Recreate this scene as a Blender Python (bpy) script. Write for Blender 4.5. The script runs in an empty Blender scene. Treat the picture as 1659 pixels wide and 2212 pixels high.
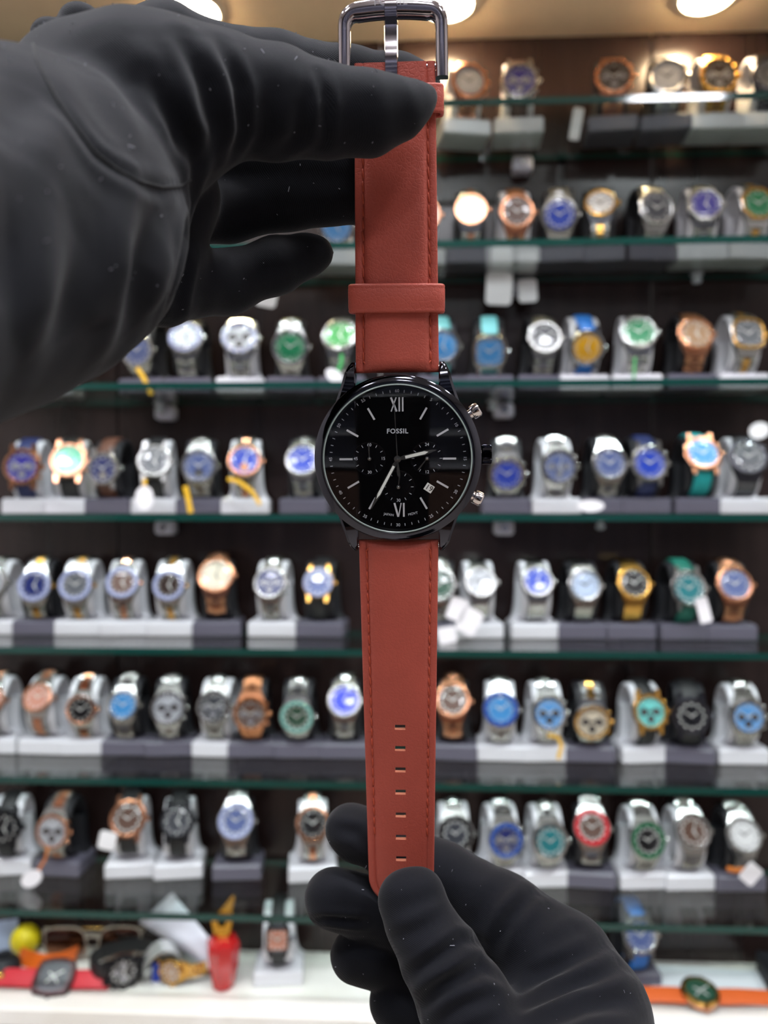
import bpy, math, random
import numpy as np
from mathutils import Vector, Matrix
from mathutils.bvhtree import BVHTree

random.seed(7)
scene = bpy.context.scene
COL = scene.collection
R = math.radians

# ------------------------------------------------------------------ camera
F = 1660.0                       # focal length in pixels of the 1659 x 2212 frame
CX, CY = 829.5, 1106.0
EYE = 1.45                       # camera height above the floor
cam_d = bpy.data.cameras.new('camera')
cam_d.sensor_fit = 'VERTICAL'
cam_d.sensor_height = 36.0
cam_d.lens = F / 2212.0 * 36.0
cam_d.clip_start = 0.005
cam_d.dof.use_dof = True
cam_d.dof.focus_distance = 0.204
cam_d.dof.aperture_fstop = 11.0
cam = bpy.data.objects.new('camera', cam_d)
cam.location = (0, 0, EYE)
cam.rotation_euler = (math.pi / 2, 0, 0)
COL.objects.link(cam)
scene.camera = cam

# ------------------------------------------------------------------ world, exposure
w = bpy.data.worlds.new('world')
scene.world = w
w.use_nodes = True
w.node_tree.nodes['Background'].inputs[0].default_value = (0.9, 0.95, 1.0, 1)
w.node_tree.nodes['Background'].inputs[1].default_value = 0.05
scene.view_settings.view_transform = 'Standard'
scene.view_settings.look = 'None'
scene.view_settings.exposure = 0.0
scene.view_settings.gamma = 1.0
scene.view_settings.use_curve_mapping = False
cy = scene.cycles                # light paths
cy.max_bounces = 6; cy.diffuse_bounces = 3; cy.glossy_bounces = 3; cy.transmission_bounces = 4; cy.transparent_max_bounces = 14
cy.caustics_reflective = False; cy.caustics_refractive = False
cy.adaptive_threshold = 0.02
cy.use_light_tree = False
LAMP = 64.0                      # ceiling lamps of the shop
SPOT = 27.0                       # warm downlights in the cabinet roof

# ------------------------------------------------------------------ helpers
def P(px, py, depth):
    """Point seen at a pixel of the photograph at a given distance along the view axis (metres)."""
    return Vector(((px - CX) / F * depth, depth, EYE - (py - CY) / F * depth))

def srgb(r, g, b):
    def f(c):
        c /= 255.0
        return c / 12.92 if c <= 0.04045 else ((c + 0.055) / 1.055) ** 2.4
    return (f(r), f(g), f(b), 1.0)

MATS = {}
def mat(name, col=(200, 200, 200), rough=0.5, metal=0.0, bump=None, var=0.0, emit=0.0, coat=0.0, sheen=0.0, spec=0.5, trans=0.0):
    """Principled material with optional procedural noise relief (scale, strength) and colour variation."""
    if name in MATS:
        return MATS[name]
    m = bpy.data.materials.new(name)
    m.use_nodes = True
    nt = m.node_tree
    b = nt.nodes['Principled BSDF']
    c = srgb(*col)
    b.inputs['Base Color'].default_value = c
    b.inputs['Roughness'].default_value = rough
    b.inputs['Metallic'].default_value = metal
    b.inputs['Coat Weight'].default_value = coat
    b.inputs['Sheen Weight'].default_value = sheen
    b.inputs['Specular IOR Level'].default_value = spec
    b.inputs['Transmission Weight'].default_value = trans
    if emit:
        b.inputs['Emission Color'].default_value = c
        b.inputs['Emission Strength'].default_value = emit
    if bump or var:
        tc = nt.nodes.new('ShaderNodeTexCoord')
        nz = nt.nodes.new('ShaderNodeTexNoise')
        nz.inputs['Scale'].default_value = bump[0] if bump else 40.0
        nz.inputs['Detail'].default_value = 4.0
        nt.links.new(tc.outputs['Object'], nz.inputs['Vector'])
        if bump:
            bp = nt.nodes.new('ShaderNodeBump')
            bp.inputs['Strength'].default_value = bump[1]
            bp.inputs['Distance'].default_value = 0.0006
            nt.links.new(nz.outputs['Fac'], bp.inputs['Height'])
            nt.links.new(bp.outputs['Normal'], b.inputs['Normal'])
        if var:
            mx = nt.nodes.new('ShaderNodeMix')
            mx.data_type = 'RGBA'
            mx.inputs[6].default_value = [x * (1 - var) for x in c[:3]] + [1]
            mx.inputs[7].default_value = [min(1, x * (1 + var)) for x in c[:3]] + [1]
            nt.links.new(nz.outputs['Fac'], mx.inputs[0])
            nt.links.new(mx.outputs[2], b.inputs['Base Color'])
    MATS[name] = m
    return m

def glass_mat(name, tint=(1, 1, 1), ior=1.5, rough=0.0):
    """Clear sheet: Fresnel reflection over straight transmission."""
    if name in MATS:
        return MATS[name]
    m = bpy.data.materials.new(name)
    m.use_nodes = True
    nt = m.node_tree
    nt.nodes.clear()
    out = nt.nodes.new('ShaderNodeOutputMaterial')
    mix = nt.nodes.new('ShaderNodeMixShader')
    fr = nt.nodes.new('ShaderNodeFresnel')
    fr.inputs['IOR'].default_value = ior
    tr = nt.nodes.new('ShaderNodeBsdfTransparent')
    tr.inputs[0].default_value = (*tint, 1)
    gl = nt.nodes.new('ShaderNodeBsdfGlossy')
    gl.inputs['Roughness'].default_value = rough
    gl.inputs['Color'].default_value = (1, 1, 1, 1)
    geo = nt.nodes.new('ShaderNodeNewGeometry')
    # flip the index on back faces so both sides of the sheet reflect alike
    mth = nt.nodes.new('ShaderNodeMath'); mth.operation = 'MULTIPLY_ADD'
    mth.inputs[1].default_value = (1.0 / ior - ior); mth.inputs[2].default_value = ior
    nt.links.new(geo.outputs['Backfacing'], mth.inputs[0])
    nt.links.new(mth.outputs[0], fr.inputs['IOR'])
    mn = nt.nodes.new('ShaderNodeMath'); mn.operation = 'MINIMUM'; mn.inputs[1].default_value = 0.85
    nt.links.new(fr.outputs[0], mn.inputs[0])
    nt.links.new(mn.outputs[0], mix.inputs[0])
    nt.links.new(tr.outputs[0], mix.inputs[1])
    nt.links.new(gl.outputs[0], mix.inputs[2])
    nt.links.new(mix.outputs[0], out.inputs[0])
    MATS[name] = m
    return m

class MB:
    """Collects faces (with material slots) and turns them into one mesh."""
    def __init__(self):
        self.v, self.f, self.m = [], [], []
    def add(self, vs, fs, mi=0):
        o = len(self.v)
        self.v += [tuple(p) for p in vs]
        self.f += [tuple(i + o for i in f) for f in fs]
        self.m += [mi] * len(fs)
        return self
    def box(self, x0, x1, y0, y1, z0, z1, mi=0, M=None):
        vs = [Vector(p) for p in ((x0, y0, z0), (x1, y0, z0), (x1, y1, z0), (x0, y1, z0), (x0, y0, z1), (x1, y0, z1), (x1, y1, z1), (x0, y1, z1))]
        if M is not None:
            vs = [M @ p for p in vs]
        return self.add(vs, ((0, 3, 2, 1), (4, 5, 6, 7), (0, 1, 5, 4), (1, 2, 6, 5), (2, 3, 7, 6), (3, 0, 4, 7)), mi)
    def bbox(self, x0, x1, y0, y1, z0, z1, r, mi=0, M=None):
        """box with its vertical and horizontal edges chamfered by r"""
        xs, ys, zs = (x0, x1), (y0, y1), (z0, z1)
        vs, idx = [], {}
        for i in (0, 1):
            for j in (0, 1):
                for k in (0, 1):
                    sx, sy, sz = (1, -1)[i], (1, -1)[j], (1, -1)[k]
                    for a, off in enumerate(((0, r, r), (r, 0, r), (r, r, 0))):
                        idx[i, j, k, a] = len(vs)
                        p = Vector((xs[i] + sx * off[0], ys[j] + sy * off[1], zs[k] + sz * off[2]))
                        vs.append(M @ p if M is not None else p)
        fs = []
        for i in (0, 1):
            q = [idx[i, 0, 0, 0], idx[i, 1, 0, 0], idx[i, 1, 1, 0], idx[i, 0, 1, 0]]
            fs.append(q[::-1] if i == 0 else q)
            q = [idx[0, i, 0, 1], idx[1, i, 0, 1], idx[1, i, 1, 1], idx[0, i, 1, 1]]
            fs.append(q if i == 0 else q[::-1])
            q = [idx[0, 0, i, 2], idx[1, 0, i, 2], idx[1, 1, i, 2], idx[0, 1, i, 2]]
            fs.append(q[::-1] if i == 0 else q)
        for i in (0, 1):
            for j in (0, 1):
                s = (i + j) % 2
                q = [idx[i, j, 0, 0], idx[i, j, 0, 1], idx[i, j, 1, 1], idx[i, j, 1, 0]]
                fs.append(q if s == 0 else q[::-1])
                q = [idx[i, 0, j, 0], idx[i, 1, j, 0], idx[i, 1, j, 2], idx[i, 0, j, 2]]
                fs.append(q if s == 0 else q[::-1])
                q = [idx[0, i, j, 1], idx[1, i, j, 1], idx[1, i, j, 2], idx[0, i, j, 2]]
                fs.append(q[::-1] if s == 0 else q)
                for k in (0, 1):
                    t = [idx[i, j, k, 0], idx[i, j, k, 1], idx[i, j, k, 2]]
                    fs.append(t if (i + j + k) % 2 else t[::-1])
        return self.add(vs, fs, mi)
    def lathe(self, prof, n=40, mi=0, M=None, shape=None, caps=True):
        """prof: list of (r, z); shape(theta) multiplies r"""
        vs, fs = [], []
        for (r, z) in prof:
            for k in range(n):
                t = 2 * math.pi * k / n
                q = r * (shape(t) if shape else 1.0)
                p = Vector((q * math.cos(t), q * math.sin(t), z))
                vs.append(M @ p if M is not None else p)
        for i in range(len(prof) - 1):
            for k in range(n):
                k2 = (k + 1) % n
                fs.append((i * n + k, i * n + k2, (i + 1) * n + k2, (i + 1) * n + k))
        if caps:
            if prof[0][0] > 1e-9:
                fs.append(tuple(range(n))[::-1])
            if prof[-1][0] > 1e-9:
                fs.append(tuple((len(prof) - 1) * n + k for k in range(n)))
        return self.add(vs, fs, mi)
    def tube(self, pts, rad, n=8, mi=0, closed=False, flat=1.0, up=None):
        """tube along points; rad scalar or list; flat squashes it across 'up'"""
        pts = [Vector(p) for p in pts]
        N = len(pts)
        vs, fs = [], []
        prev = None
        for i, p in enumerate(pts):
            if closed:
                d = (pts[(i + 1) % N] - pts[i - 1]).normalized()
            else:
                d = (pts[min(i + 1, N - 1)] - pts[max(i - 1, 0)]).normalized()
            if up is not None:
                a = Vector(up)
            else:
                a = prev if prev is not None else (Vector((0, 0, 1)) if abs(d.z) < 0.9 else Vector((1, 0, 0)))
            a = (a - d * a.dot(d))
            if a.length < 1e-6:
                a = d.orthogonal()
            a.normalize()
            prev = a
            b = d.cross(a)
            r = rad[i] if isinstance(rad, (list, tuple)) else rad
            for k in range(n):
                t = 2 * math.pi * k / n
                vs.append(p + a * (r * flat * math.cos(t)) + b * (r * math.sin(t)))
        for i in range(N if closed else N - 1):
            j = (i + 1) % N
            for k in range(n):
                k2 = (k + 1) % n
                fs.append((i * n + k, i * n + k2, j * n + k2, j * n + k))
        if not closed:
            fs.append(tuple(range(n))[::-1])
            fs.append(tuple((N - 1) * n + k for k in range(n)))
        return self.add(vs, fs, mi)
    def sheet(self, grid, thick, mi=0, M=None):
        """thin solid from a grid of points (rows of equal length), thickened along the vector 'thick'"""
        nr, nc = len(grid), len(grid[0])
        th = Vector(thick)
        vs = [Vector(p) for r_ in grid for p in r_] + [Vector(p) + th for r_ in grid for p in r_]
        if M is not None:
            vs = [M @ p for p in vs]
        o = nr * nc
        fs = []
        for i in range(nr - 1):
            for j in range(nc - 1):
                a, b, c, d = i * nc + j, i * nc + j + 1, (i + 1) * nc + j + 1, (i + 1) * nc + j
                fs.append((a, d, c, b)); fs.append((o + a, o + b, o + c, o + d))
        for i in range(nr - 1):
            fs.append((i * nc, o + i * nc, o + (i + 1) * nc, (i + 1) * nc))
            e = nc - 1
            fs.append((i * nc + e, (i + 1) * nc + e, o + (i + 1) * nc + e, o + i * nc + e))
        for j in range(nc - 1):
            fs.append((j, j + 1, o + j + 1, o + j))
            e = (nr - 1) * nc
            fs.append((e + j, o + e + j, o + e + j + 1, e + j + 1))
        return self.add(vs, fs, mi)
    def prism(self, poly, z0, z1, mi=0, M=None):
        """polygon (x, y) extruded from z0 to z1"""
        n = len(poly)
        vs = [Vector((x, y, z0)) for x, y in poly] + [Vector((x, y, z1)) for x, y in poly]
        if M is not None:
            vs = [M @ p for p in vs]
        fs = [tuple(range(n))[::-1], tuple(range(n, 2 * n))]
        fs += [(k, (k + 1) % n, n + (k + 1) % n, n + k) for k in range(n)]
        return self.add(vs, fs, mi)
    def mesh(self, name, mats, smooth=None):
        me = bpy.data.meshes.new(name)
        me.from_pydata(self.v, [], self.f)
        for m in (mats if isinstance(mats, (list, tuple)) else [mats]):
            me.materials.append(m)
        if len(set(self.m)) > 1:
            me.polygons.foreach_set('material_index', self.m)
        me.update()
        if smooth is not None:
            me.polygons.foreach_set('use_smooth', [True] * len(me.polygons))
            me.set_sharp_from_angle(angle=R(smooth))
        return me
    def build(self, name, mats, parent=None, smooth=None):
        return link(name, self.mesh(name, mats, smooth), parent)

def link(name, me, parent=None):
    o = bpy.data.objects.new(name, me)
    COL.objects.link(o)
    o.parent = parent
    return o

def tag(o, label=None, cat=None, group=None, kind=None):
    if label: o['label'] = label
    if cat: o['category'] = cat
    if group: o['group'] = group
    if kind: o['kind'] = kind
    return o

def empty(name, M=None):
    o = bpy.data.objects.new(name, None)
    o.empty_display_size = 0.01
    COL.objects.link(o)
    if M is not None:
        o.matrix_world = M
    return o

# ------------------------------------------------------------------ cabinet frame
YAW = R(2.6)                     # the shelf wall is turned a little: its right side is nearer
DF = 0.75                        # distance to the front edges of the shelves
U = Vector((math.cos(YAW), -math.sin(YAW), 0))
V = Vector((math.sin(YAW), math.cos(YAW), 0))
O0 = Vector((0, DF, EYE))
CABM = Matrix.Translation(O0) @ Matrix.Rotation(-YAW, 4, 'Z')      # cabinet space: u right, v inwards, w up

def S(u, v, w_):
    return O0 + U * u + V * v + Vector((0, 0, w_))

def u_at(px, v):
    t = (px - CX) / F
    return (t * (DF + v * math.cos(YAW)) - v * math.sin(YAW)) / (math.cos(YAW) + t * math.sin(YAW))

def w_at(px, py, v):
    u = u_at(px, v)
    return -(py - CY) / F * S(u, v, 0).y

def cab_obj(o):
    o.matrix_world = CABM
    return o

GL = 0.0065                      # glass thickness
SHELF_Y = [226, 529, 830, 1118, 1411, 1698, 1991]
SHELF_W = [-(y - CY) / F * DF + GL / 2 for y in SHELF_Y]      # top faces
SHELF_D = 0.12
COUNTER_W = -0.503
ROOF_W = 0.537
UL, UR = -0.62, 0.60

# ------------------------------------------------------------------ the shop room
white_wall = mat('wall_paint', (205, 200, 196), 0.7, bump=(60, 0.1))
dark_wall = mat('dark_laminate_wall', (72, 68, 72), 0.4)
def struct(name, x0, x1, y0, y1, z0, z1, m):
    return tag(MB().box(x0, x1, y0, y1, z0, z1).build(name, m), kind='structure')
RX0, RX1, RY0, RY1, RH = -1.7, 1.7, -2.4, 1.3, 2.75
struct('floor', RX0, RX1, RY0, RY1, -0.1, 0.0, mat('floor_tile', (205, 196, 184), 0.35, var=0.1))
struct('ceiling', RX0, RX1, RY0, RY1, RH, RH + 0.1, mat('ceiling_paint', (225, 220, 214), 0.8))
struct('wall_left', RX0 - 0.1, RX0, RY0, RY1, 0, RH, white_wall)
struct('wall_right', RX1, RX1 + 0.1, RY0, RY1, 0, RH, white_wall)
struct('wall_back', RX0, RX1, RY0 - 0.1, RY0, 0, RH, dark_wall)
struct('wall_front', RX0, RX1, RY1, RY1 + 0.1, 0, RH, white_wall)

lamp_rim = mat('lamp_rim', (230, 230, 230), 0.3)
lamps = [(0.0, -1.6, 0.148, 0.75, 'farthest behind the photographer'), (-0.75, -1.0, 0.148, 0.75, 'left of the middle pair'), (0.75, -1.0, 0.148, 0.75, 'right of the middle pair'), (0.05, -0.45, 0.148, 0.75, 'above the photographer')]
side = ['first', 'second', 'third', 'fourth', 'fifth', 'sixth']
lamps += [(-1.0 + 0.4 * i, 0.1, 0.05, 5.5, f'small spot, {side[i]} from left in the row nearest the shelves') for i in range(6)]
for x, y, rr, st, s_ in lamps:
    near = rr < 0.1
    lamp_glow = mat('lamp_diffuser_near' if near else 'lamp_diffuser_far', (246, 248, 255), 0.5, emit=LAMP * st)
    r = tag(empty('ceiling_lamp', Matrix.Translation((x, y, RH))), 'round white ceiling lamp, ' + s_, 'lamp', 'ceiling lamps of the shop')
    MB().lathe([(rr + 0.017, 0.0), (rr + 0.017, -0.02), (rr + 0.002, -0.024), (rr + 0.002, -0.012), (0, -0.012)], 32).build('rim', lamp_rim, r)
    MB().lathe([(rr, -0.014), (rr * 0.95, -0.022), (0, -0.024)], 32).build('diffuser', lamp_glow, r)

# ------------------------------------------------------------------ cabinet with glass shelves
def wood_mat(name, a, b, rough, scale=6.0):
    m = mat(name, a, rough)
    nt = m.node_tree
    bs = nt.nodes['Principled BSDF']
    tc = nt.nodes.new('ShaderNodeTexCoord')
    mp = nt.nodes.new('ShaderNodeMapping'); mp.inputs['Scale'].default_value = (14, 14, 0.8)
    nz = nt.nodes.new('ShaderNodeTexNoise'); nz.inputs['Scale'].default_value = scale; nz.inputs['Detail'].default_value = 6
    mx = nt.nodes.new('ShaderNodeMix'); mx.data_type = 'RGBA'
    mx.inputs[6].default_value = srgb(*a); mx.inputs[7].default_value = srgb(*b)
    nt.links.new(tc.outputs['Object'], mp.inputs['Vector']); nt.links.new(mp.outputs[0], nz.inputs['Vector'])
    nt.links.new(nz.outputs['Fac'], mx.inputs[0]); nt.links.new(mx.outputs[2], bs.inputs['Base Color'])
    return m
back_m = wood_mat('dark_brown_laminate', (30, 20, 20), (52, 38, 36), 0.22)
beige_m = mat('beige_laminate', (246, 218, 182), 0.25, var=0.06)
cab = tag(empty('display_cabinet', CABM), 'dark brown shop cabinet with beige roof panel behind the glass shelves', 'cabinet')
BV = 0.126
for i in range(4):               # back panels with joints between them
    a = UL + (UR - UL) * i / 4; b = UL + (UR - UL) * (i + 1) / 4
    MB().bbox(a + 0.0008, b - 0.0008, BV, BV + 0.016, COUNTER_W - 0.02, ROOF_W, 0.001).build('back_panel', back_m, cab)
MB().bbox(UL, UR, -0.16, BV + 0.016, ROOF_W, ROOF_W + 0.03, 0.001).build('roof_panel', beige_m, cab)
for a, b in ((UL - 0.018, UL), (UR, UR + 0.018)):
    MB().bbox(a, b, -0.005, BV + 0.016, COUNTER_W - 0.02, ROOF_W + 0.03, 0.001).build('side_panel', back_m, cab)
MB().bbox(UL - 0.018, UR + 0.018, 0.03, BV + 0.3, -EYE + 0.0, COUNTER_W - 0.02, 0.002).build('base_body', mat('dark_base', (40, 36, 42), 0.4), cab)

ct_m = mat('white_marble', (236, 234, 228), 0.18)
nt = ct_m.node_tree
tc = nt.nodes.new('ShaderNodeTexCoord'); nz = nt.nodes.new('ShaderNodeTexNoise'); rp = nt.nodes.new('ShaderNodeValToRGB')
nz.inputs['Scale'].default_value = 9; nz.inputs['Detail'].default_value = 7; nz.inputs['Distortion'].default_value = 0.8
rp.color_ramp.elements[0].position = 0.35; rp.color_ramp.elements[0].color = srgb(226, 222, 212)
rp.color_ramp.elements[1].position = 0.62; rp.color_ramp.elements[1].color = srgb(240, 238, 232)
nt.links.new(tc.outputs['Object'], nz.inputs['Vector']); nt.links.new(nz.outputs['Fac'], rp.inputs[0])
nt.links.new(rp.outputs[0], nt.nodes['Principled BSDF'].inputs['Base Color'])
ct = MB().bbox(UL - 0.018, UR + 0.018, 0.012, BV + 0.001, COUNTER_W - 0.02, COUNTER_W, 0.002).build('counter_slab', ct_m)
cab_obj(ct)
tag(ct, 'white marble counter slab below the lowest glass shelf', 'counter')

glass = glass_mat('shelf_glass', (0.93, 0.975, 0.955))
edge_m = mat('green_glass_edge', (14, 56, 50), 0.06, spec=0.7)
ROWN = ['top', 'second', 'third', 'fourth', 'fifth', 'sixth', 'lowest']
for k, wt in enumerate(SHELF_W):
    e = tag(empty('glass_shelf', CABM), f'clear glass shelf with green edge, {ROWN[k]} of the seven', 'shelf', 'glass shelves of the cabinet')
    z0, z1 = wt - GL, wt
    g = MB()
    g.add([(UL, 0, z1), (UR, 0, z1), (UR, SHELF_D, z1), (UL, SHELF_D, z1)], [(0, 1, 2, 3)])
    g.add([(UL, 0, z0), (UR, 0, z0), (UR, SHELF_D, z0), (UL, SHELF_D, z0)], [(3, 2, 1, 0)])
    g.build('pane', glass, e)
    MB().box(UL, UR, -0.0006, 0.0006, z0, z1).build('front_edge', edge_m, e)
    MB().box(UL, UR, SHELF_D - 0.0006, SHELF_D + 0.0006, z0, z1).build('rear_edge', edge_m, e)

chrome = mat('chrome', (225, 225, 232), 0.12, 1.0)
clip_m = mat('white_clip_plastic', (214, 214, 226), 0.3)
def bracket(px, k):
    v = 0.112
    u = u_at(px, v)
    r = tag(empty('shelf_bracket', CABM @ Matrix.Translation((u, v, SHELF_W[k] - GL))), f'small white clip holding up the {ROWN[k]} glass shelf ' + ('left' if px < 829 else 'right') + ' of the held watch', 'bracket', 'shelf brackets')
    MB().bbox(-0.011, 0.011, -0.008, 0.0125, -0.017, -0.0005, 0.003).build('body', clip_m, r, 30)
    MB().lathe([(0.0, -0.0095), (0.0035, -0.009), (0.0035, -0.006)], 12, M=Matrix.Rotation(math.pi / 2, 4, 'X') @ Matrix.Translation((0, -0.009, 0.018))).build('screw', chrome, r)
for k in (0, 1, 2, 3):
    bracket(1128 if k < 2 else 1088, k)
for k in (2, 3):
    bracket(358, k)

# downlights in the roof
spot_glow = mat('downlight_glow', (255, 222, 176), 0.5, emit=SPOT * 6)
spot_ring = mat('downlight_ring', (230, 214, 190), 0.3)
for (px, s_) in ((418, 'leftmost of three, above the upper gloved hand'), (966, 'middle one, right of the buckle'), (1528, 'rightmost of three')):
    u = u_at(px, 0.062)
    r = tag(empty('downlight', CABM @ Matrix.Translation((u, 0.062, ROOF_W))), 'round warm downlight in beige roof panel, ' + s_, 'light', 'downlights in the cabinet roof')
    MB().lathe([(0.034, 0.0), (0.034, -0.002), (0.027, -0.004), (0.0255, -0.002)], 36, caps=False).build('ring', spot_ring, r, 40)
    MB().lathe([(0.0256, -0.0022), (0.024, -0.005), (0.018, -0.0075), (0.009, -0.009), (0, -0.0095)], 36).build('diffuser', spot_glow, r, 40)

# ------------------------------------------------------------------ the held watch (millimetres in its own frame)
MM = 0.001
e_y = Vector((-0.0109, -math.sin(R(9.0)), math.cos(R(9.0)))).normalized()
e_z = Vector((-0.05, -1, 0))
e_z = (e_z - e_y * e_z.dot(e_y)).normalized()
e_x = e_y.cross(e_z).normalized()
WC = P(859, 991, 0.2046)
WM = Matrix.Translation(WC) @ Matrix((e_x, e_y, e_z)).transposed().to_4x4()
def W(px, py, zo=-1.5):
    """pixel -> (x, y) in mm on the watch's plane at height zo"""
    o = Vector((0, 0, EYE)); d = P(px, py, 1.0) - o
    c = WC + e_z * (zo * MM)
    t = (c - o).dot(e_z) / d.dot(e_z)
    q = o + d * t - WC
    return q.dot(e_x) / MM, q.dot(e_y) / MM
class MBm(MB):
    """mesh builder whose numbers are millimetres"""
    def mesh(self, name, mats, smooth=None):
        self.v = [(x * MM, y * MM, z * MM) for x, y, z in self.v]
        return super().mesh(name, mats, smooth)

black_steel = mat('black_ion_steel', (66, 66, 73), 0.08, 1.0)
buckle_m = mat('smoked_steel', (168, 160, 164), 0.1, 1.0)
steel_m = mat('polished_steel', (205, 198, 196), 0.14, 1.0)
dial_m = mat('black_dial', (3, 3, 4), 0.3, spec=0.08)
print_m = mat('dial_print', (186, 188, 194), 0.5)
marker_m = mat('applied_marker', (205, 205, 208), 0.35, 0.3)
lume_m = mat('hand_lume', (214, 216, 208), 0.5)
hand_m = mat('hand_metal', (120, 120, 118), 0.25, 0.9)
crystal_m = glass_mat('watch_crystal', (1, 1, 1), 1.5)

def leather_mat(name, col, grain=900.0, strength=0.35):
    m = mat(name, col, 0.5, spec=0.35)
    nt = m.node_tree
    b = nt.nodes['Principled BSDF']
    tc = nt.nodes.new('ShaderNodeTexCoord')
    vo = nt.nodes.new('ShaderNodeTexVoronoi'); vo.feature = 'DISTANCE_TO_EDGE'; vo.inputs['Scale'].default_value = grain
    nz = nt.nodes.new('ShaderNodeTexNoise'); nz.inputs['Scale'].default_value = grain * 0.6; nz.inputs['Detail'].default_value = 5
    nd = nt.nodes.new('ShaderNodeVectorMath'); nd.operation = 'MULTIPLY_ADD'
    nd.inputs[1].default_value = (0.0012, 0.0012, 0.0012)
    nt.links.new(nz.outputs['Color'], nd.inputs[0]); nt.links.new(tc.outputs['Object'], nd.inputs[2])
    nt.links.new(tc.outputs['Object'], nz.inputs['Vector'])
    nt.links.new(nd.outputs[0], vo.inputs['Vector'])
    mr = nt.nodes.new('ShaderNodeMapRange'); mr.inputs[1].default_value = 0.0; mr.inputs[2].default_value = 0.16
    nt.links.new(vo.outputs['Distance'], mr.inputs[0])
    bp = nt.nodes.new('ShaderNodeBump'); bp.inputs['Strength'].default_value = strength; bp.inputs['Distance'].default_value = 0.00012
    nt.links.new(mr.outputs[0], bp.inputs['Height']); nt.links.new(bp.outputs[0], b.inputs['Normal'])
    n2 = nt.nodes.new('ShaderNodeTexNoise'); n2.inputs['Scale'].default_value = 60; n2.inputs['Detail'].default_value = 3
    nt.links.new(tc.outputs['Object'], n2.inputs['Vector'])
    mx = nt.nodes.new('ShaderNodeMix'); mx.data_type = 'RGBA'
    c = srgb(*col)
    mx.inputs[6].default_value = [x * 0.86 for x in c[:3]] + [1]; mx.inputs[7].default_value = [min(1, x * 1.14) for x in c[:3]] + [1]
    nt.links.new(n2.outputs['Fac'], mx.inputs[0]); nt.links.new(mx.outputs[2], b.inputs['Base Color'])
    return m
leather = leather_mat('red_brown_leather', (166, 74, 60))
leather_edge = mat('leather_cut_edge', (214, 140, 116), 0.7)
thread_m = mat('rust_thread', (168, 62, 34), 0.6)

hw = tag(empty('wristwatch', WM), 'black chronograph wristwatch with red-brown leather strap held up by two gloved hands', 'wristwatch')

# case, bezel, lugs
case = MBm().lathe([(0, -5.2), (17, -5.2), (20.4, -4.4), (21.6, -2.6), (21.8, -0.6), (21.4, 0.2), (19.5, 0.2)], 128, caps=False).build('case', black_steel, hw, 30)
MBm().lathe([(21.2, -0.2), (22.1, 0.25), (22.15, 0.8), (21.6, 1.5), (20.4, 2.15), (19.95, 2.2), (19.75, 2.0), (19.7, 1.2)], 160, caps=False).build('bezel', black_steel, hw, 25)
MBm().lathe([(19.75, 2.02), (19.5, 2.16), (19.35, 2.02)], 160, caps=False).build('crystal_gasket', mat('pale_gasket', (150, 165, 160), 0.3), hw, 40)
MBm().lathe([(19.75, 1.7), (18.9, 0.3), (0, 0.3)], 160, caps=False).build('dial', dial_m, hw, 40)
RD = 286.0
MBm().lathe([(19.6 * q, 2.0 + (math.sqrt(RD ** 2 - (19.6 * q) ** 2) - math.sqrt(RD ** 2 - 19.6 ** 2))) for q in (1.0, 0.95, 0.9, 0.8, 0.7, 0.6, 0.5, 0.4, 0.3, 0.2, 0.1, 0.0)], 128, caps=False).build('crystal', crystal_m, hw, 60)
for sy in (1, -1):
    for sx in (1, -1):
        lug = MBm()
        secs = [(13.5, 10.9, 16.9, -4.5, 0.4), (17.0, 10.9, 15.6, -4.5, 0.6), (20.0, 10.95, 14.6, -4.6, 0.3), (22.6, 11.0, 13.9, -4.8, -0.4), (24.4, 11.05, 13.1, -5.0, -1.4), (25.4, 11.2, 12.4, -4.8, -2.4)]
        vs, fs = [], []
        for (y, xi, xo, zb, zt) in secs:
            c = min(0.7, (xo - xi) * 0.35)
            for (x, z) in ((xi, zb), (xo, zb), (xo, zt - c), (xo - c, zt), (xi + 0.3, zt), (xi, zt - 0.3)):
                vs.append((sx * x, sy * y, z))
        n = 6
        for i in range(len(secs) - 1):
            for k in range(n):
                q = (i * n + k, i * n + (k + 1) % n, (i + 1) * n + (k + 1) % n, (i + 1) * n + k)
                fs.append(q if sx * sy < 0 else q[::-1])
        e = (len(secs) - 1) * n
        q = tuple(e + k for k in range(n))
        fs.append(q if sx * sy < 0 else q[::-1])
        lug.add(vs, fs)
        lug.build('lug', black_steel, hw, 35)
    MBm().tube([(-11.2, sy * 24.0, -3.0), (11.2, sy * 24.0, -3.0)], 0.7, 10).build('spring_bar', steel_m, hw, 40)

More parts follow.
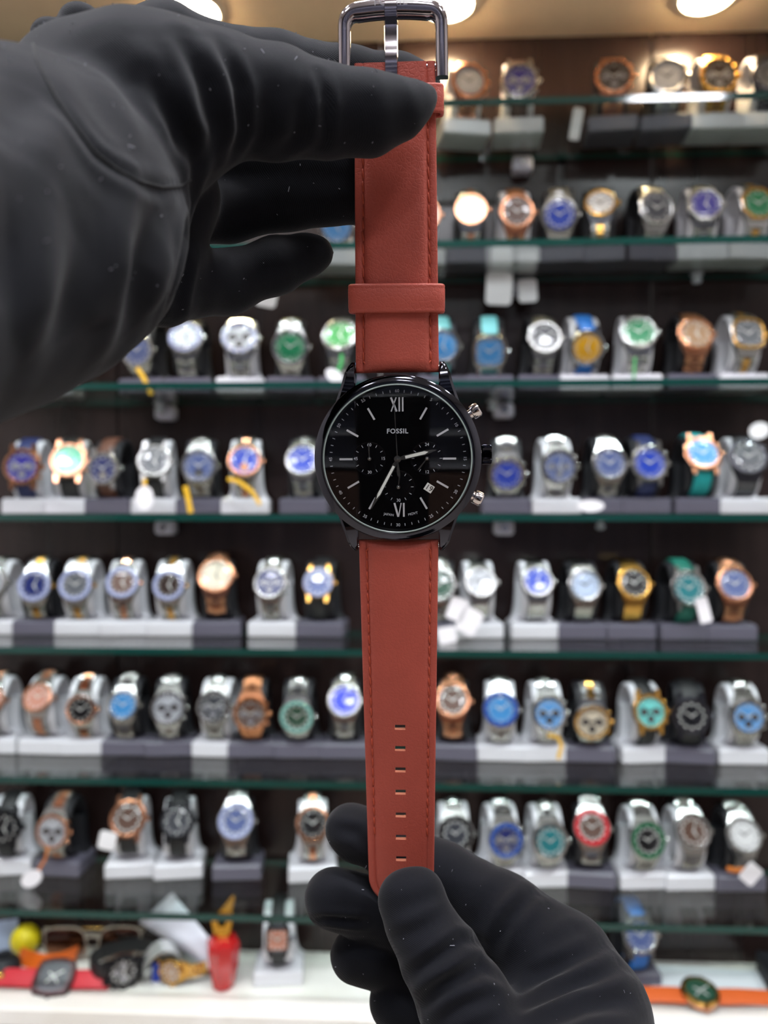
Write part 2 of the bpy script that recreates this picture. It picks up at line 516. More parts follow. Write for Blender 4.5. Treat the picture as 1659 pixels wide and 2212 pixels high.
# crown and pushers
def knurled(r, n=36, amp=0.06):
    return lambda t: 1.0 + amp * (1 if int(round(t / (2 * math.pi) * n * 2)) % 2 else -1)
rotx = Matrix.Rotation(math.pi / 2, 4, 'Y')
cr = MBm().lathe([(0, 0.3), (2.2, 0.3), (2.45, 0.7), (2.5, 1.0), (2.5, 2.7), (2.3, 3.1), (0, 3.35)], 72, M=Matrix.Translation((21.9, 0.75, -2.2)) @ rotx, shape=knurled(2.5)).build('crown', black_steel, hw, 20)
MBm().lathe([(1.3, -1.0), (1.3, 0.5)], 24, M=Matrix.Translation((21.9, 0.75, -2.2)) @ rotx).build('stem', steel_m, cr, 40)
for ang in (31.0, -27.0):
    M = Matrix.Rotation(R(ang), 4, 'Z') @ Matrix.Translation((21.4, 0, -2.0)) @ rotx
    ps = MBm().lathe([(1.8, 1.5), (1.95, 1.8), (1.95, 3.5), (1.7, 3.85), (0, 3.95)], 32, M=M).build('pusher', steel_m, hw, 30)
    MBm().lathe([(1.25, -0.6), (1.25, 1.6)], 24, M=M).build('pusher_stem', steel_m, ps, 40)

# dial furniture
ZD = 0.3
def polar(deg, r):
    a = R(90 - deg)
    return r * math.cos(a), r * math.sin(a)
def bar(mb, deg, r0, r1, wd, z0=ZD, z1=ZD + 0.35, c=(0, 0)):
    M = Matrix.Translation((c[0], c[1], 0)) @ Matrix.Rotation(R(-deg), 4, 'Z')
    mb.box(-wd / 2, wd / 2, r0, r1, z0, z1, M=M)
for deg in (30, 60, 90, 120, 150, 210, 240, 270, 300, 330):
    b = MBm(); bar(b, deg, 12.0, 15.5, 0.5)
    b.build('hour_marker', marker_m, hw)
def stroke(mb, x0, y0, x1, y1, wd):
    d = math.atan2(y1 - y0, x1 - x0)
    L = math.hypot(x1 - x0, y1 - y0)
    mb.box(0, L, -wd / 2, wd / 2, ZD, ZD + 0.35, M=Matrix.Translation((x0, y0, 0)) @ Matrix.Rotation(d, 4, 'Z'))
for cy_, kind in ((14.35, 'XII'), (-13.7, 'VI')):
    b = MBm(); h = 1.85
    if kind == 'XII':
        stroke(b, -1.65, cy_ + h, -0.15, cy_ - h, 0.5); stroke(b, -0.25, cy_ + h, -1.6, cy_ - h, 0.3)
        stroke(b, 0.55, cy_ + h, 0.55, cy_ - h, 0.4); stroke(b, 1.45, cy_ + h, 1.45, cy_ - h, 0.4)
        for a0, a1 in ((-1.9, -1.2), (-0.55, 0.1), (0.2, 0.9), (1.1, 1.8)):
            pass
    else:
        stroke(b, -0.95, cy_ + h, 0.05, cy_ - h, 0.5); stroke(b, 0.85, cy_ + h, 0.15, cy_ - h, 0.3)
        stroke(b, 1.55, cy_ + h, 1.55, cy_ - h, 0.45)
    b.build('roman_numeral', marker_m, hw)
tk = MBm()
for i in range(60):
    if i % 5:
        bar(tk, i * 6, 17.45, 18.15, 0.16, ZD, ZD + 0.04)
tag(tk.build('minute_track', print_m, hw), kind='stuff')

_txt = []
def text(name, body, size, x, y, rot, m, parent, z=ZD + 0.02, bold=0.0, space=1.0):
    cu = bpy.data.curves.new(name, 'FONT')
    cu.body = body; cu.size = size * MM; cu.align_x = 'CENTER'; cu.align_y = 'CENTER'
    cu.extrude = 0.03 * MM; cu.offset = bold * MM; cu.space_character = space; cu.resolution_u = 3
    o = bpy.data.objects.new(name + '_tmp', cu)
    COL.objects.link(o)
    _txt.append((o, cu, name, (x * MM, y * MM, z * MM), rot, m, parent))
def flush_text():
    bpy.context.view_layer.update()
    dg = bpy.context.evaluated_depsgraph_get()
    for o, cu, name, loc, rot, m, parent in _txt:
        me = bpy.data.meshes.new_from_object(o.evaluated_get(dg))
        me.materials.clear(); me.materials.append(m)
        q = link(name, me, parent)
        q.location = loc; q.rotation_euler = (0, 0, R(rot))
        bpy.data.objects.remove(o); bpy.data.curves.remove(cu)
    _txt.clear()
text('dial_lettering', 'FOSSIL', 1.75, 0.0, 7.3, 0, print_m, hw, bold=0.035, space=1.12)
for i in range(12):
    deg = i * 30
    n_ = '60' if i == 0 else str(i * 5)
    x, y = polar(deg, 17.85)
    rot = -deg if (deg < 80 or deg > 280) else (180 - deg)
    if deg == 90: rot = -90
    if deg == 270: rot = 90
    text('minute_numeral', n_, 1.15, x, y, rot, print_m, hw, bold=0.005)
text('movement_lettering', 'JAPAN', 0.95, -2.5, -15.0, -8, print_m, hw)
text('movement_lettering', 'MOVT', 0.95, 4.0, -14.8, 12, print_m, hw)
SUB = [((-7.5, 0.1), {0: '60', 90: '15', 180: '30', 270: '45'}, 358, 4.0), ((7.8, 0.1), {0: '24', 180: '12'}, 218, 3.9), ((0.15, -7.5), {180: '30'}, 6, 3.9)]
sub_m = mat('subdial_rings', (6, 6, 8), 0.22, spec=0.15)
for (c, nums, hd, hl) in SUB:
    sd = MBm().lathe([(4.45, 0.0), (4.4, 0.05), (4.3, 0.015), (3.3, 0.015), (3.2, 0.03), (0, 0.03)], 48, M=Matrix.Translation((c[0], c[1], ZD))).build('subdial', sub_m, hw, 40)
    t_ = MBm()
    for i in range(12):
        if i * 30 in nums: continue
        bar(t_, i * 30, 3.35, 4.05, 0.13, ZD + 0.03, ZD + 0.07, c)
    tag(t_.build('subdial_ticks', print_m, sd), kind='stuff')
    for dg_, s_ in nums.items():
        x, y = polar(dg_, 3.65)
        text('subdial_numeral', s_, 1.15, c[0] + x, c[1] + y, 0, print_m, sd, z=ZD + 0.06)
    h = MBm()
    M = Matrix.Translation((c[0], c[1], 0)) @ Matrix.Rotation(R(-hd), 4, 'Z')
    h.prism([(-0.12, 0.5), (0.12, 0.5), (0.2, hl - 0.8), (0.12, hl), (-0.12, hl), (-0.2, hl - 0.8)], ZD + 0.35, ZD + 0.45, M=M)
    h.lathe([(0.5, ZD + 0.3), (0.5, ZD + 0.5), (0.22, ZD + 0.55), (0, ZD + 0.7)], 24, M=M)
    h.build('subdial_hand', hand_m, sd)
# date window
dw = MBm().bbox(-1.15, 1.15, -1.05, 1.05, ZD - 0.1, ZD + 0.06, 0.05, M=Matrix.Translation((8.35, -7.85, 0)) @ Matrix.Rotation(R(-33), 4, 'Z')).build('date_window', mat('date_white', (214, 214, 208), 0.5), hw)
text('date_numeral', '19', 2.1, 8.35, -7.85, -33, mat('date_black', (16, 16, 18), 0.5), dw, z=ZD + 0.09)
# hands
def dauphine(name, deg, L, wd, z, tail=0.0):
    M = Matrix.Rotation(R(-deg), 4, 'Z')
    o = MBm().prism([(-0.35, 0.6), (0.35, 0.6), (wd / 2, 1.8), (wd / 2, L * 0.72), (0.12, L), (-0.12, L), (-wd / 2, L * 0.72), (-wd / 2, 1.8)], z, z + 0.16, M=M)
    o.lathe([(0.95, z), (0.95, z + 0.16), (0, z + 0.16)], 28, M=M)
    o = o.build(name, hand_m, hw)
    MBm().prism([(-wd * 0.3, 2.1), (wd * 0.3, 2.1), (wd * 0.33, L * 0.70), (0.0, L * 0.80), (-wd * 0.33, L * 0.70)], z + 0.16, z + 0.2, M=M).build('lume', lume_m, o)
dauphine('hour_hand', 77.0, 10.5, 1.25, ZD + 0.6)
dauphine('minute_hand', 208.4, 15.1, 1.1, ZD + 0.85)
sh = MBm()
M = Matrix.Rotation(R(-357.0), 4, 'Z')
sh.prism([(-0.13, 0), (0.13, 0), (0.08, 15.0), (-0.08, 15.0)], ZD + 1.1, ZD + 1.2, M=M)
sh.prism([(-0.12, 0), (-0.42, -3.3), (-0.25, -4.6), (0.25, -4.6), (0.42, -3.3), (0.12, 0)], ZD + 1.1, ZD + 1.2, M=M)
sh.lathe([(0.85, ZD + 1.05), (0.85, ZD + 1.25), (0.3, ZD + 1.3), (0.25, ZD + 1.5), (0, ZD + 1.55)], 28)
sh.build('chronograph_hand', hand_m, hw)

# strap pieces
ZS = -2.6                        # middle of the strap below the dial plane
yt_lug, yb_lug = 22.6, -22.4
yt_end = W(850, 137, ZS)[1]
yb_end = W(850, 1952, ZS)[1]
slots = [W(863, y, ZS)[1] for y in (1567, 1613, 1659, 1707, 1756, 1804, 1850)]
def strap_piece(name, ya, yb, wa, wb, padfn, slots=(), tip=0.0, under=lambda r: 1.0):
    sg = 1 if yb > ya else -1
    L = abs(yb - ya)
    rows = sorted(set([0.0, 0.25, 0.6, 1.2] + [L * i / 60 for i in range(61)]))
    hs = 0.74
    for s_ in slots:
        q = abs(s_ - ya)
        rows = [r for r in rows if not (q - hs - 0.25 < r < q + hs + 0.25)] + [q - hs, q + hs]
    if tip:
        rows += [L - tip * (1 - math.cos(R(a))) for a in range(10, 90, 10)] + [L - 0.02, L - 0.2]
    rows = sorted(set(rows))
    def hwid(r):
        h = wa / 2 + (wb - wa) / 2 * min(1, r / L)
        if tip and r > L - tip:
            q = (r - (L - tip)) / tip
            h *= max(0.02, math.sqrt(max(0.0, 1 - q ** 2.2)))
        return h
    def cols(r):
        h = hwid(r)
        k = min(1.0, h / 6.0)
        p = padfn(r)
        e = min(1.0, (r + 0.05) / 1.0) if r < 1.2 else 1.0
        e = math.sqrt(max(0.0, 1 - (1 - e) ** 2))
        base = [(h, 0.0), (h, 0.45), (h - 0.12 * k, 0.75), (h - 0.35 * k, 0.9), (h - 1.2 * k, 0.95), (h - 1.85 * k, 0.85), (h - 2.1 * k, 0.62), (h - 2.35 * k, 0.85), (h - 2.8 * k, 0.95 + 0.55 * p), (h - 3.5 * k, 0.95 + 0.9 * p), (h - 4.6 * k, 0.95 + 1.1 * p), (max(1.56, h - 6.0 * k) if h > 1.6 else h * 0.5, 0.95 + 1.18 * p), (min(1.5, h * 0.4), 0.95 + 1.22 * p)]
        out = [(-x, z * e) for x, z in base] + [(x, z * e) for x, z in base[::-1]]
        return out, [(-h, -0.9 * e + 0.0), ] , e
    vs, fs, mi = [], [], []
    C = None
    for r in rows:
        c, _, e = cols(r)
        C = len(c)
        for x, z in c:
            vs.append((x, ya + sg * r, ZS + z))
        for x, z in c:
            vs.append((x, ya + sg * r, ZS - under(r) * e))
    def vid(i, j, bot):
        return i * 2 * C + (C if bot else 0) + j
    cs = C // 2 - 1                                   # centre column: slot cells
    def is_slot(i):
        m_ = (rows[i] + rows[i + 1]) / 2
        return any(abs(abs(s_ - ya) - m_) < hs * 0.9 for s_ in slots)
    for i in range(len(rows) - 1):
        for j in range(C - 1):
            if j == cs and is_slot(i):
                for (a, b) in (((i, j), (i + 1, j)), ((i + 1, j), (i + 1, j + 1)), ((i + 1, j + 1), (i, j + 1)), ((i, j + 1), (i, j))):
                    fs.append((vid(*a, 0), vid(*b, 0), vid(*b, 1), vid(*a, 1))); mi.append(1)
                continue
            q = (vid(i, j, 0), vid(i, j + 1, 0), vid(i + 1, j + 1, 0), vid(i + 1, j, 0))
            fs.append(q if sg > 0 else q[::-1]); mi.append(0)
            q = (vid(i, j, 1), vid(i, j + 1, 1), vid(i + 1, j + 1, 1), vid(i + 1, j, 1))
            fs.append(q[::-1] if sg > 0 else q); mi.append(0)
        for j in (0, C - 1):
            q = (vid(i, j, 0), vid(i + 1, j, 0), vid(i + 1, j, 1), vid(i, j, 1))
            fs.append(q if (sg > 0) == (j == 0) else q[::-1]); mi.append(0)
    mb = MBm(); mb.v = vs; mb.f = fs; mb.m = mi
    o = mb.build(name, [leather, leather_edge], hw, 45)
    return o, hwid
up, uw = strap_piece('strap_upper', yt_lug, yt_end, 22.0, 20.2, lambda r: min(1, r / 2.5) * (1 if r < 62 else max(0, 1 - (r - 62) / 6)))
lo, lw = strap_piece('strap_lower', yb_lug, yb_end, 21.8, 18.9, lambda r: min(1, r / 2.5) * max(0.1, 1 - r / 70), slots, tip=9.0, under=lambda r: 1.0 - 0.9 * min(1, r / 45))
st_me = MBm().tube([(0, -1.3, -0.28), (0, -1.0, 0.0), (0, -0.5, 0.12), (0, 0.5, 0.12), (0, 1.0, 0.0), (0, 1.3, -0.28)], [0.14, 0.22, 0.24, 0.24, 0.22, 0.14], 6).mesh('stitch', thread_m, 60)
def stitches(par, wid, ya, sg, r0, r1, pitch):
    r = r0
    while r < r1:
        for sx in (-1, 1):
            o = link('stitch', st_me, par)
            o.location = (sx * (wid(r) - 2.1) * MM, (ya + sg * r) * MM, (ZS + 0.78) * MM)
            o.rotation_euler = (0, 0, R(random.uniform(2, 7)))
        r += pitch
stitches(up, uw, yt_lug, 1, 4.2, 66, 3.05)
stitches(lo, lw, yb_lug, -1, 4.0, 88, 3.05)
for par, ya, sg in ((up, yt_lug, 1), (lo, yb_lug, -1)):       # closing stitches at the lug ends
    for sx in (-1, 1):
        o = link('stitch', st_me, par)
        o.location = (sx * 8.4 * MM, (ya + sg * 2.4) * MM, (ZS + 0.9) * MM)
        o.rotation_euler = (0, 0, R(sx * sg * -38)); o.scale = (1, 0.7, 1)

def keeper(name, yc, wd, hx, zt, zb, tilt=0.0):
    """leather loop around the strap: rounded ring extruded along the strap"""
    N = 48
    def ring(hx_, zt_, zb_):
        out = []
        zc, hz = (zt_ + zb_) / 2, (zt_ - zb_) / 2
        for k in range(N):
            t = 2 * math.pi * k / N
            c, s_ = math.cos(t), math.sin(t)
            p = 5.0
            d = (abs(c) ** p + abs(s_) ** p) ** (-1 / p)
            out.append((hx_ * c * d, zc + hz * s_ * d))
        return out
    prof = [(-wd / 2, 0.55), (-wd / 2 + 0.15, 0.2), (-wd / 2 + 0.6, 0.0), (-wd / 2 + 0.95, 0.1), (-wd / 2 + 1.3, 0.0), (wd / 2 - 1.3, 0.0), (wd / 2 - 0.95, 0.1), (wd / 2 - 0.6, 0.0), (wd / 2 - 0.15, 0.2), (wd / 2, 0.55), (wd / 2 - 0.2, 1.0), (-wd / 2 + 0.2, 1.0)]
    vs, fs = [], []
    for dy, ins in prof:
        for x, z in ring(hx - ins, zt - ins, zb + ins):
            vs.append((x, yc + dy - tilt * x, z))
    n = len(prof)
    for i in range(n):
        for k in range(N):
            fs.append((i * N + k, ((i + 1) % n) * N + k, ((i + 1) % n) * N + (k + 1) % N, i * N + (k + 1) % N))
    return MBm().add(vs, fs).build(name, leather, hw, 50)
ky = W(858, 646, ZS + 1)[1]
keeper('strap_keeper', ky, 7.3, 12.55, 1.1, -4.6, 0.012)
ky2 = W(858, 219, ZS + 1)[1]
keeper('strap_keeper', ky2, 7.0, 12.2, 0.9, -4.6)

# buckle
bk = empty('buckle'); bk.parent = hw
xl, yl = W(744, 20, ZS); xr, _ = W(953, 20, ZS)
yb1 = W(850, 172, ZS)[1]; ytop = W(850, 24, ZS)[1]
xm, hx_ = (xl + xr) / 2, (xr - xl) / 2
path, wid_ = [], []
for y in np.linspace(yb1, ytop - 3.2, 9):
    path.append((xm - hx_ * (1.0 + 0.02 * (ytop - y) / 15), y)); wid_.append(1.55)
for a in range(15, 90, 15):
    path.append((xm - hx_ + 3.2 * (1 - math.cos(R(a))), ytop - 3.2 + 3.2 * math.sin(R(a)))); wid_.append(1.55 + 0.6 * a / 90)
for q in np.linspace(-1, 1, 13):
    path.append((xm + q * (hx_ - 3.2), ytop + 0.5 * (1 - q * q))); wid_.append(2.2)
for a in range(75, 0, -15):
    path.append((xm + hx_ - 3.2 * (1 - math.cos(R(a))), ytop - 3.2 + 3.2 * math.sin(R(a)))); wid_.append(1.55 + 0.6 * a / 90)
for y in np.linspace(ytop - 3.2, yb1, 9):
    path.append((xm + hx_ * (1.0 + 0.02 * (ytop - y) / 15), y)); wid_.append(1.55)
vs, fs = [], []
sec = [(-1, -0.8), (-0.9, -1.0), (0.9, -1.0), (1, -0.8), (1, 0.3), (0.75, 0.8), (0.3, 1.0), (-0.3, 1.0), (-0.75, 0.8), (-1, 0.3)]
for i, (x, y) in enumerate(path):
    a = Vector(path[max(i - 1, 0)]); b = Vector(path[min(i + 1, len(path) - 1)])
    d = (b - a).normalized(); nrm = Vector((-d.y, d.x))
    for s_, z in sec:
        vs.append((x + nrm.x * s_ * wid_[i], y + nrm.y * s_ * wid_[i], ZS + 0.4 + z * 1.5))
n = len(sec)
for i in range(len(path) - 1):
    for k in range(n):
        fs.append((i * n + k, (i + 1) * n + k, (i + 1) * n + (k + 1) % n, i * n + (k + 1) % n))
fs.append(tuple(range(n))); fs.append(tuple((len(path) - 1) * n + k for k in range(n))[::-1])
MBm().add(vs, fs).build('frame', buckle_m, bk, 40)
px_, _ = W(845, 90, ZS)
pg = MBm()
y0_, y1_ = W(845, 165, ZS)[1], W(845, 6, ZS)[1]
pts = [(y0_, 1.5), (y0_ + 3, 1.9), (y0_ + 6, 1.3), ((y0_ + y1_) / 2, 0.7), (y1_ - 5.2, 0.7), (y1_ - 3.8, 1.9), (y1_ - 1.5, 2.3), (y1_, 1.9)]
pg.sheet([[(px_ - 1.65, y, ZS + z - 0.6), (px_ - 1.45, y, ZS + z), (px_ + 1.45, y, ZS + z), (px_ + 1.65, y, ZS + z - 0.6)] for y, z in pts], (0, 0, -0.9))
pg.build('prong', buckle_m, bk, 30)
MBm().tube([(xm - hx_, yt_end + -1.0, ZS), (xm + hx_, yt_end - 1.0, ZS)], 0.8, 10).build('bar', buckle_m, bk, 40)
text('buckle_lettering', 'FOSSIL', 2.3, px_ , W(845, 4, ZS + 1.9)[1], 0, mat('engraving', (170, 165, 168), 0.4, 0.6), bk, z=ZS + 1.92, space=1.25)
flush_text()

# ------------------------------------------------------------------ gloved hands: one continuous surface each
def surface_nets(val, lo, h):
    """polygonise a sampled distance field (inside < 0) with naive surface nets"""
    ins = val < 0
    nx, ny, nz = val.shape
    c = ins[:-1, :-1, :-1].astype(np.int8)
    tot = np.zeros((nx - 1, ny - 1, nz - 1), np.int8)
    for a in (0, 1):
        for b in (0, 1):
            for d in (0, 1):
                tot += ins[a:nx - 1 + a, b:ny - 1 + b, d:nz - 1 + d]
    act = (tot > 0) & (tot < 8)
    idx = -np.ones(act.shape, np.int64)
    ci = np.argwhere(act)
    idx[act] = np.arange(len(ci))
    acc = np.zeros((len(ci), 3)); cnt = np.zeros(len(ci))
    for ax in range(3):
        o1, o2 = [q for q in range(3) if q != ax]
        for s1 in (0, 1):
            for s2 in (0, 1):
                a = ci.copy(); a[:, o1] += s1; a[:, o2] += s2
                b = a.copy(); b[:, ax] += 1
                va = val[a[:, 0], a[:, 1], a[:, 2]]; vb = val[b[:, 0], b[:, 1], b[:, 2]]
                m = (va < 0) != (vb < 0)
                t = np.zeros(len(ci)); t[m] = va[m] / (va[m] - vb[m])
                p = a.astype(float); p[:, ax] += t
                acc[m] += p[m]; cnt[m] += 1
    verts = lo + h * acc / cnt[:, None]
    faces = []
    for ax in range(3):
        o1, o2 = [q for q in range(3) if q != ax]
        sl = [slice(None)] * 3; sl2 = [slice(None)] * 3
        sl[ax] = slice(0, -1); sl2[ax] = slice(1, None)
        A, B = ins[tuple(sl)], ins[tuple(sl2)]
        e = np.argwhere(A != B)
        e = e[(e[:, o1] > 0) & (e[:, o2] > 0) & (e[:, o1] < val.shape[o1] - 1) & (e[:, o2] < val.shape[o2] - 1)]
        q = []
        for d1, d2 in ((-1, -1), (0, -1), (0, 0), (-1, 0)):
            k = e.copy(); k[:, o1] += d1; k[:, o2] += d2
            q.append(idx[k[:, 0], k[:, 1], k[:, 2]])
        q = np.stack(q, 1)
        flip = A[e[:, 0], e[:, 1], e[:, 2]]
        if ax == 1:
            flip = ~flip
        q[~flip] = q[~flip][:, ::-1]
        faces.append(q)
    return verts, np.concatenate(faces)

def build_hand(name, chains, k_body, h=0.0009, wrinkles=(), seams=(), lint=0):
    """chains: (k, [(px, py, depth, radius_mm), ...]); smooth union of tapered limbs"""
    prim = []
    for k, pts in chains:
        q = [(np.array(P(a, b, d)), r * MM) for a, b, d, r in pts]
        prim.append((k * MM, q))
    allp = np.array([p for _, q in prim for p, r in q]); allr = np.array([r for _, q in prim for p, r in q])
    lo = (allp - allr[:, None]).min(0) - 0.004; hi = (allp + allr[:, None]).max(0) + 0.004
    n = np.ceil((hi - lo) / h).astype(int) + 1
    gx = (lo[0] + h * np.arange(n[0])).astype(np.float32)[:, None, None]
    gy = (lo[1] + h * np.arange(n[1])).astype(np.float32)[None, :, None]
    gz = (lo[2] + h * np.arange(n[2])).astype(np.float32)[None, None, :]
    f = np.full(tuple(n), 0.05, np.float32)
    for k, q in prim:
        lo_ = np.min([p - r for p, r in q], 0) - 0.02; hi_ = np.max([p + r for p, r in q], 0) + 0.02
        i0 = np.maximum(0, ((lo_ - lo) / h).astype(int)); i1 = np.minimum(n, ((hi_ - lo) / h).astype(int) + 2)
        sl = tuple(slice(a, b) for a, b in zip(i0, i1))
        X, Y, Z = gx[sl[0]], gy[:, sl[1]], gz[:, :, sl[2]]
        d = None
        segs = list(zip(q[:-1], q[1:])) if len(q) > 1 else [(q[0], q[0])]
        for (a, ra), (b, rb) in segs:
            ba = b - a; L = max(1e-12, float(ba @ ba))
            t = np.clip(((X - a[0]) * ba[0] + (Y - a[1]) * ba[1] + (Z - a[2]) * ba[2]) / L, 0, 1)
            e = np.sqrt((X - a[0] - t * ba[0]) ** 2 + (Y - a[1] - t * ba[1]) ** 2 + (Z - a[2] - t * ba[2]) ** 2) - (ra + (rb - ra) * t)
            if d is None:
                d = e
            else:
                kk = 0.004
                hh = np.clip(0.5 + 0.5 * (d - e) / kk, 0, 1)
                d = d * (1 - hh) + e * hh - kk * hh * (1 - hh) * 0.5
        g = f[sl]
        hh = np.clip(0.5 + 0.5 * (g - d) / k, 0, 1)
        f[sl] = g * (1 - hh) + d * hh - k * hh * (1 - hh)
    v, fc = surface_nets(f, lo, h)
    # two light smoothing passes
    ed = np.concatenate([fc[:, [0, 1]], fc[:, [1, 2]], fc[:, [2, 3]], fc[:, [3, 0]]])
    def smooth(v, w_):
        s_ = np.zeros_like(v); c = np.zeros(len(v))
        np.add.at(s_, ed[:, 0], v[ed[:, 1]]); np.add.at(c, ed[:, 0], 1)
        np.add.at(s_, ed[:, 1], v[ed[:, 0]]); np.add.at(c, ed[:, 1], 1)
        return v * (1 - w_) + w_ * s_ / c[:, None]
    for _ in range(3):
        v = smooth(v, 0.5)
    def normals(v):
        nf = np.cross(v[fc[:, 2]] - v[fc[:, 0]], v[fc[:, 3]] - v[fc[:, 1]])
        nn = np.zeros_like(v)
        for j in range(4):
            np.add.at(nn, fc[:, j], nf)
        return nn / np.maximum(1e-12, np.linalg.norm(nn, axis=1))[:, None]
    nv = normals(v)
    eye = Vector((0, 0, EYE))
    def cast(pl, step=6.0):
        bv = BVHTree.FromPolygons([tuple(p) for p in v], [tuple(int(i) for i in q) for q in fc])
        return bv
    bv = cast(None)
    def project(pl, step=8.0):
        out = []
        for (a, b) in zip(pl[:-1], pl[1:]):
            m = max(1, int(math.hypot(b[0] - a[0], b[1] - a[1]) / step))
            for i in range(m + (1 if b is pl[-1] else 0)):
                x = a[0] + (b[0] - a[0]) * i / m; y = a[1] + (b[1] - a[1]) * i / m
                d = (P(x, y, 1.0) - eye).normalized()
                hit = bv.ray_cast(eye, d)
                if hit[0] is not None:
                    out.append(hit[0])
        return out
    # soft cloth folds: grooves with raised shoulders along lines on the surface
    disp = np.zeros(len(v))
    for pl, wd, dp in wrinkles:
        pts = np.array(project(pl))
        if len(pts) < 2: continue
        near = np.all((v > pts.min(0) - 0.012) & (v < pts.max(0) + 0.012), axis=1)
        vi = np.where(near)[0]
        d2 = np.full(len(vi), 1e9); arg = np.zeros(len(vi), int)
        for j, p in enumerate(pts):
            q = ((v[vi] - p) ** 2).sum(1)
            m = q < d2
            d2[m] = q[m]; arg[m] = j
        s_ = np.sqrt(d2) / (wd * MM)
        fade = np.sin(np.pi * (arg + 0.6) / (len(pts) + 0.2)) ** 0.6
        disp[vi] += dp * MM * fade * (-np.exp(-s_ ** 2) + 0.75 * np.exp(-((s_ - 1.9) / 0.9) ** 2))
    # broad unevenness of loose cloth
    for i, (fr, am) in enumerate(((90, 0.5), (170, 0.28), (330, 0.12))):
        ph = np.random.RandomState(11 + i).rand(6) * 6.28
        disp += am * MM * (np.sin(v[:, 0] * fr + ph[0] + 1.3 * np.sin(v[:, 2] * fr * 0.7 + ph[1])) * np.sin(v[:, 1] * fr * 0.9 + ph[2]) + np.sin(v[:, 2] * fr * 1.1 + ph[3] + np.sin(v[:, 0] * fr * 0.6 + ph[4]))) * 0.5
    v = v + nv * disp[:, None]
    v = smooth(v, 0.4)
    me = bpy.data.meshes.new(name)
    me.from_pydata(v.tolist(), [], fc.tolist())
    me.materials.append(glove_m)
    me.polygons.foreach_set('use_smooth', [True] * len(me.polygons))
    me.update()
    o = link(name, me)
    bv = cast(None)
    for pl in seams:
        pts = project(pl, 5.0)
        MB().tube(pts, 0.00035, 6).build('seam', seam_m, o, 60)
    if lint:
        nv = normals(v)
        rs = np.random.RandomState(3)
        fr = np.where((nv[:, 1] < -0.25))[0]
        mb = MB()
        for i in rs.choice(fr, lint):
            p = Vector(v[i] + nv[i] * 0.00005); s_ = float(rs.uniform(0.00007, 0.00022))
            d = Vector(rs.randn(3)).normalized()
            L = s_ * (1 if rs.rand() < 0.8 else 4)
            mb.tube([p - d * L, p + Vector(nv[i]) * s_ * 0.5, p + d * L], s_ * 0.6, 4)
        l = mb.build('lint', lint_m, o)
        tag(l, kind='stuff')
    return o

def knit_mat():
    m = mat('black_knit_cotton', (11, 12, 18), 0.85, sheen=0.1, spec=0.15)
    nt = m.node_tree; b = nt.nodes['Principled BSDF']
    b.inputs['Sheen Roughness'].default_value = 0.45
    tc = nt.nodes.new('ShaderNodeTexCoord')
    wv = nt.nodes.new('ShaderNodeTexWave'); wv.bands_direction = 'DIAGONAL'
    wv.inputs['Scale'].default_value = 1000; wv.inputs['Distortion'].default_value = 1.5; wv.inputs['Detail'].default_value = 1; wv.inputs['Detail Scale'].default_value = 0.4
    nz = nt.nodes.new('ShaderNodeTexNoise'); nz.inputs['Scale'].default_value = 2600; nz.inputs['Detail'].default_value = 2
    ad = nt.nodes.new('ShaderNodeMath'); ad.operation = 'ADD'
    nt.links.new(tc.outputs['Object'], wv.inputs['Vector']); nt.links.new(tc.outputs['Object'], nz.inputs['Vector'])
    nt.links.new(wv.outputs['Fac'], ad.inputs[0]); nt.links.new(nz.outputs['Fac'], ad.inputs[1])
    bp = nt.nodes.new('ShaderNodeBump'); bp.inputs['Strength'].default_value = 0.35; bp.inputs['Distance'].default_value = 0.00012
    nt.links.new(ad.outputs[0], bp.inputs['Height']); nt.links.new(bp.outputs[0], b.inputs['Normal'])
    return m
glove_m = knit_mat()
seam_m = mat('glove_seam_thread', (6, 6, 9), 0.9)
lint_m = mat('lint_fibre', (120, 120, 128), 0.9)

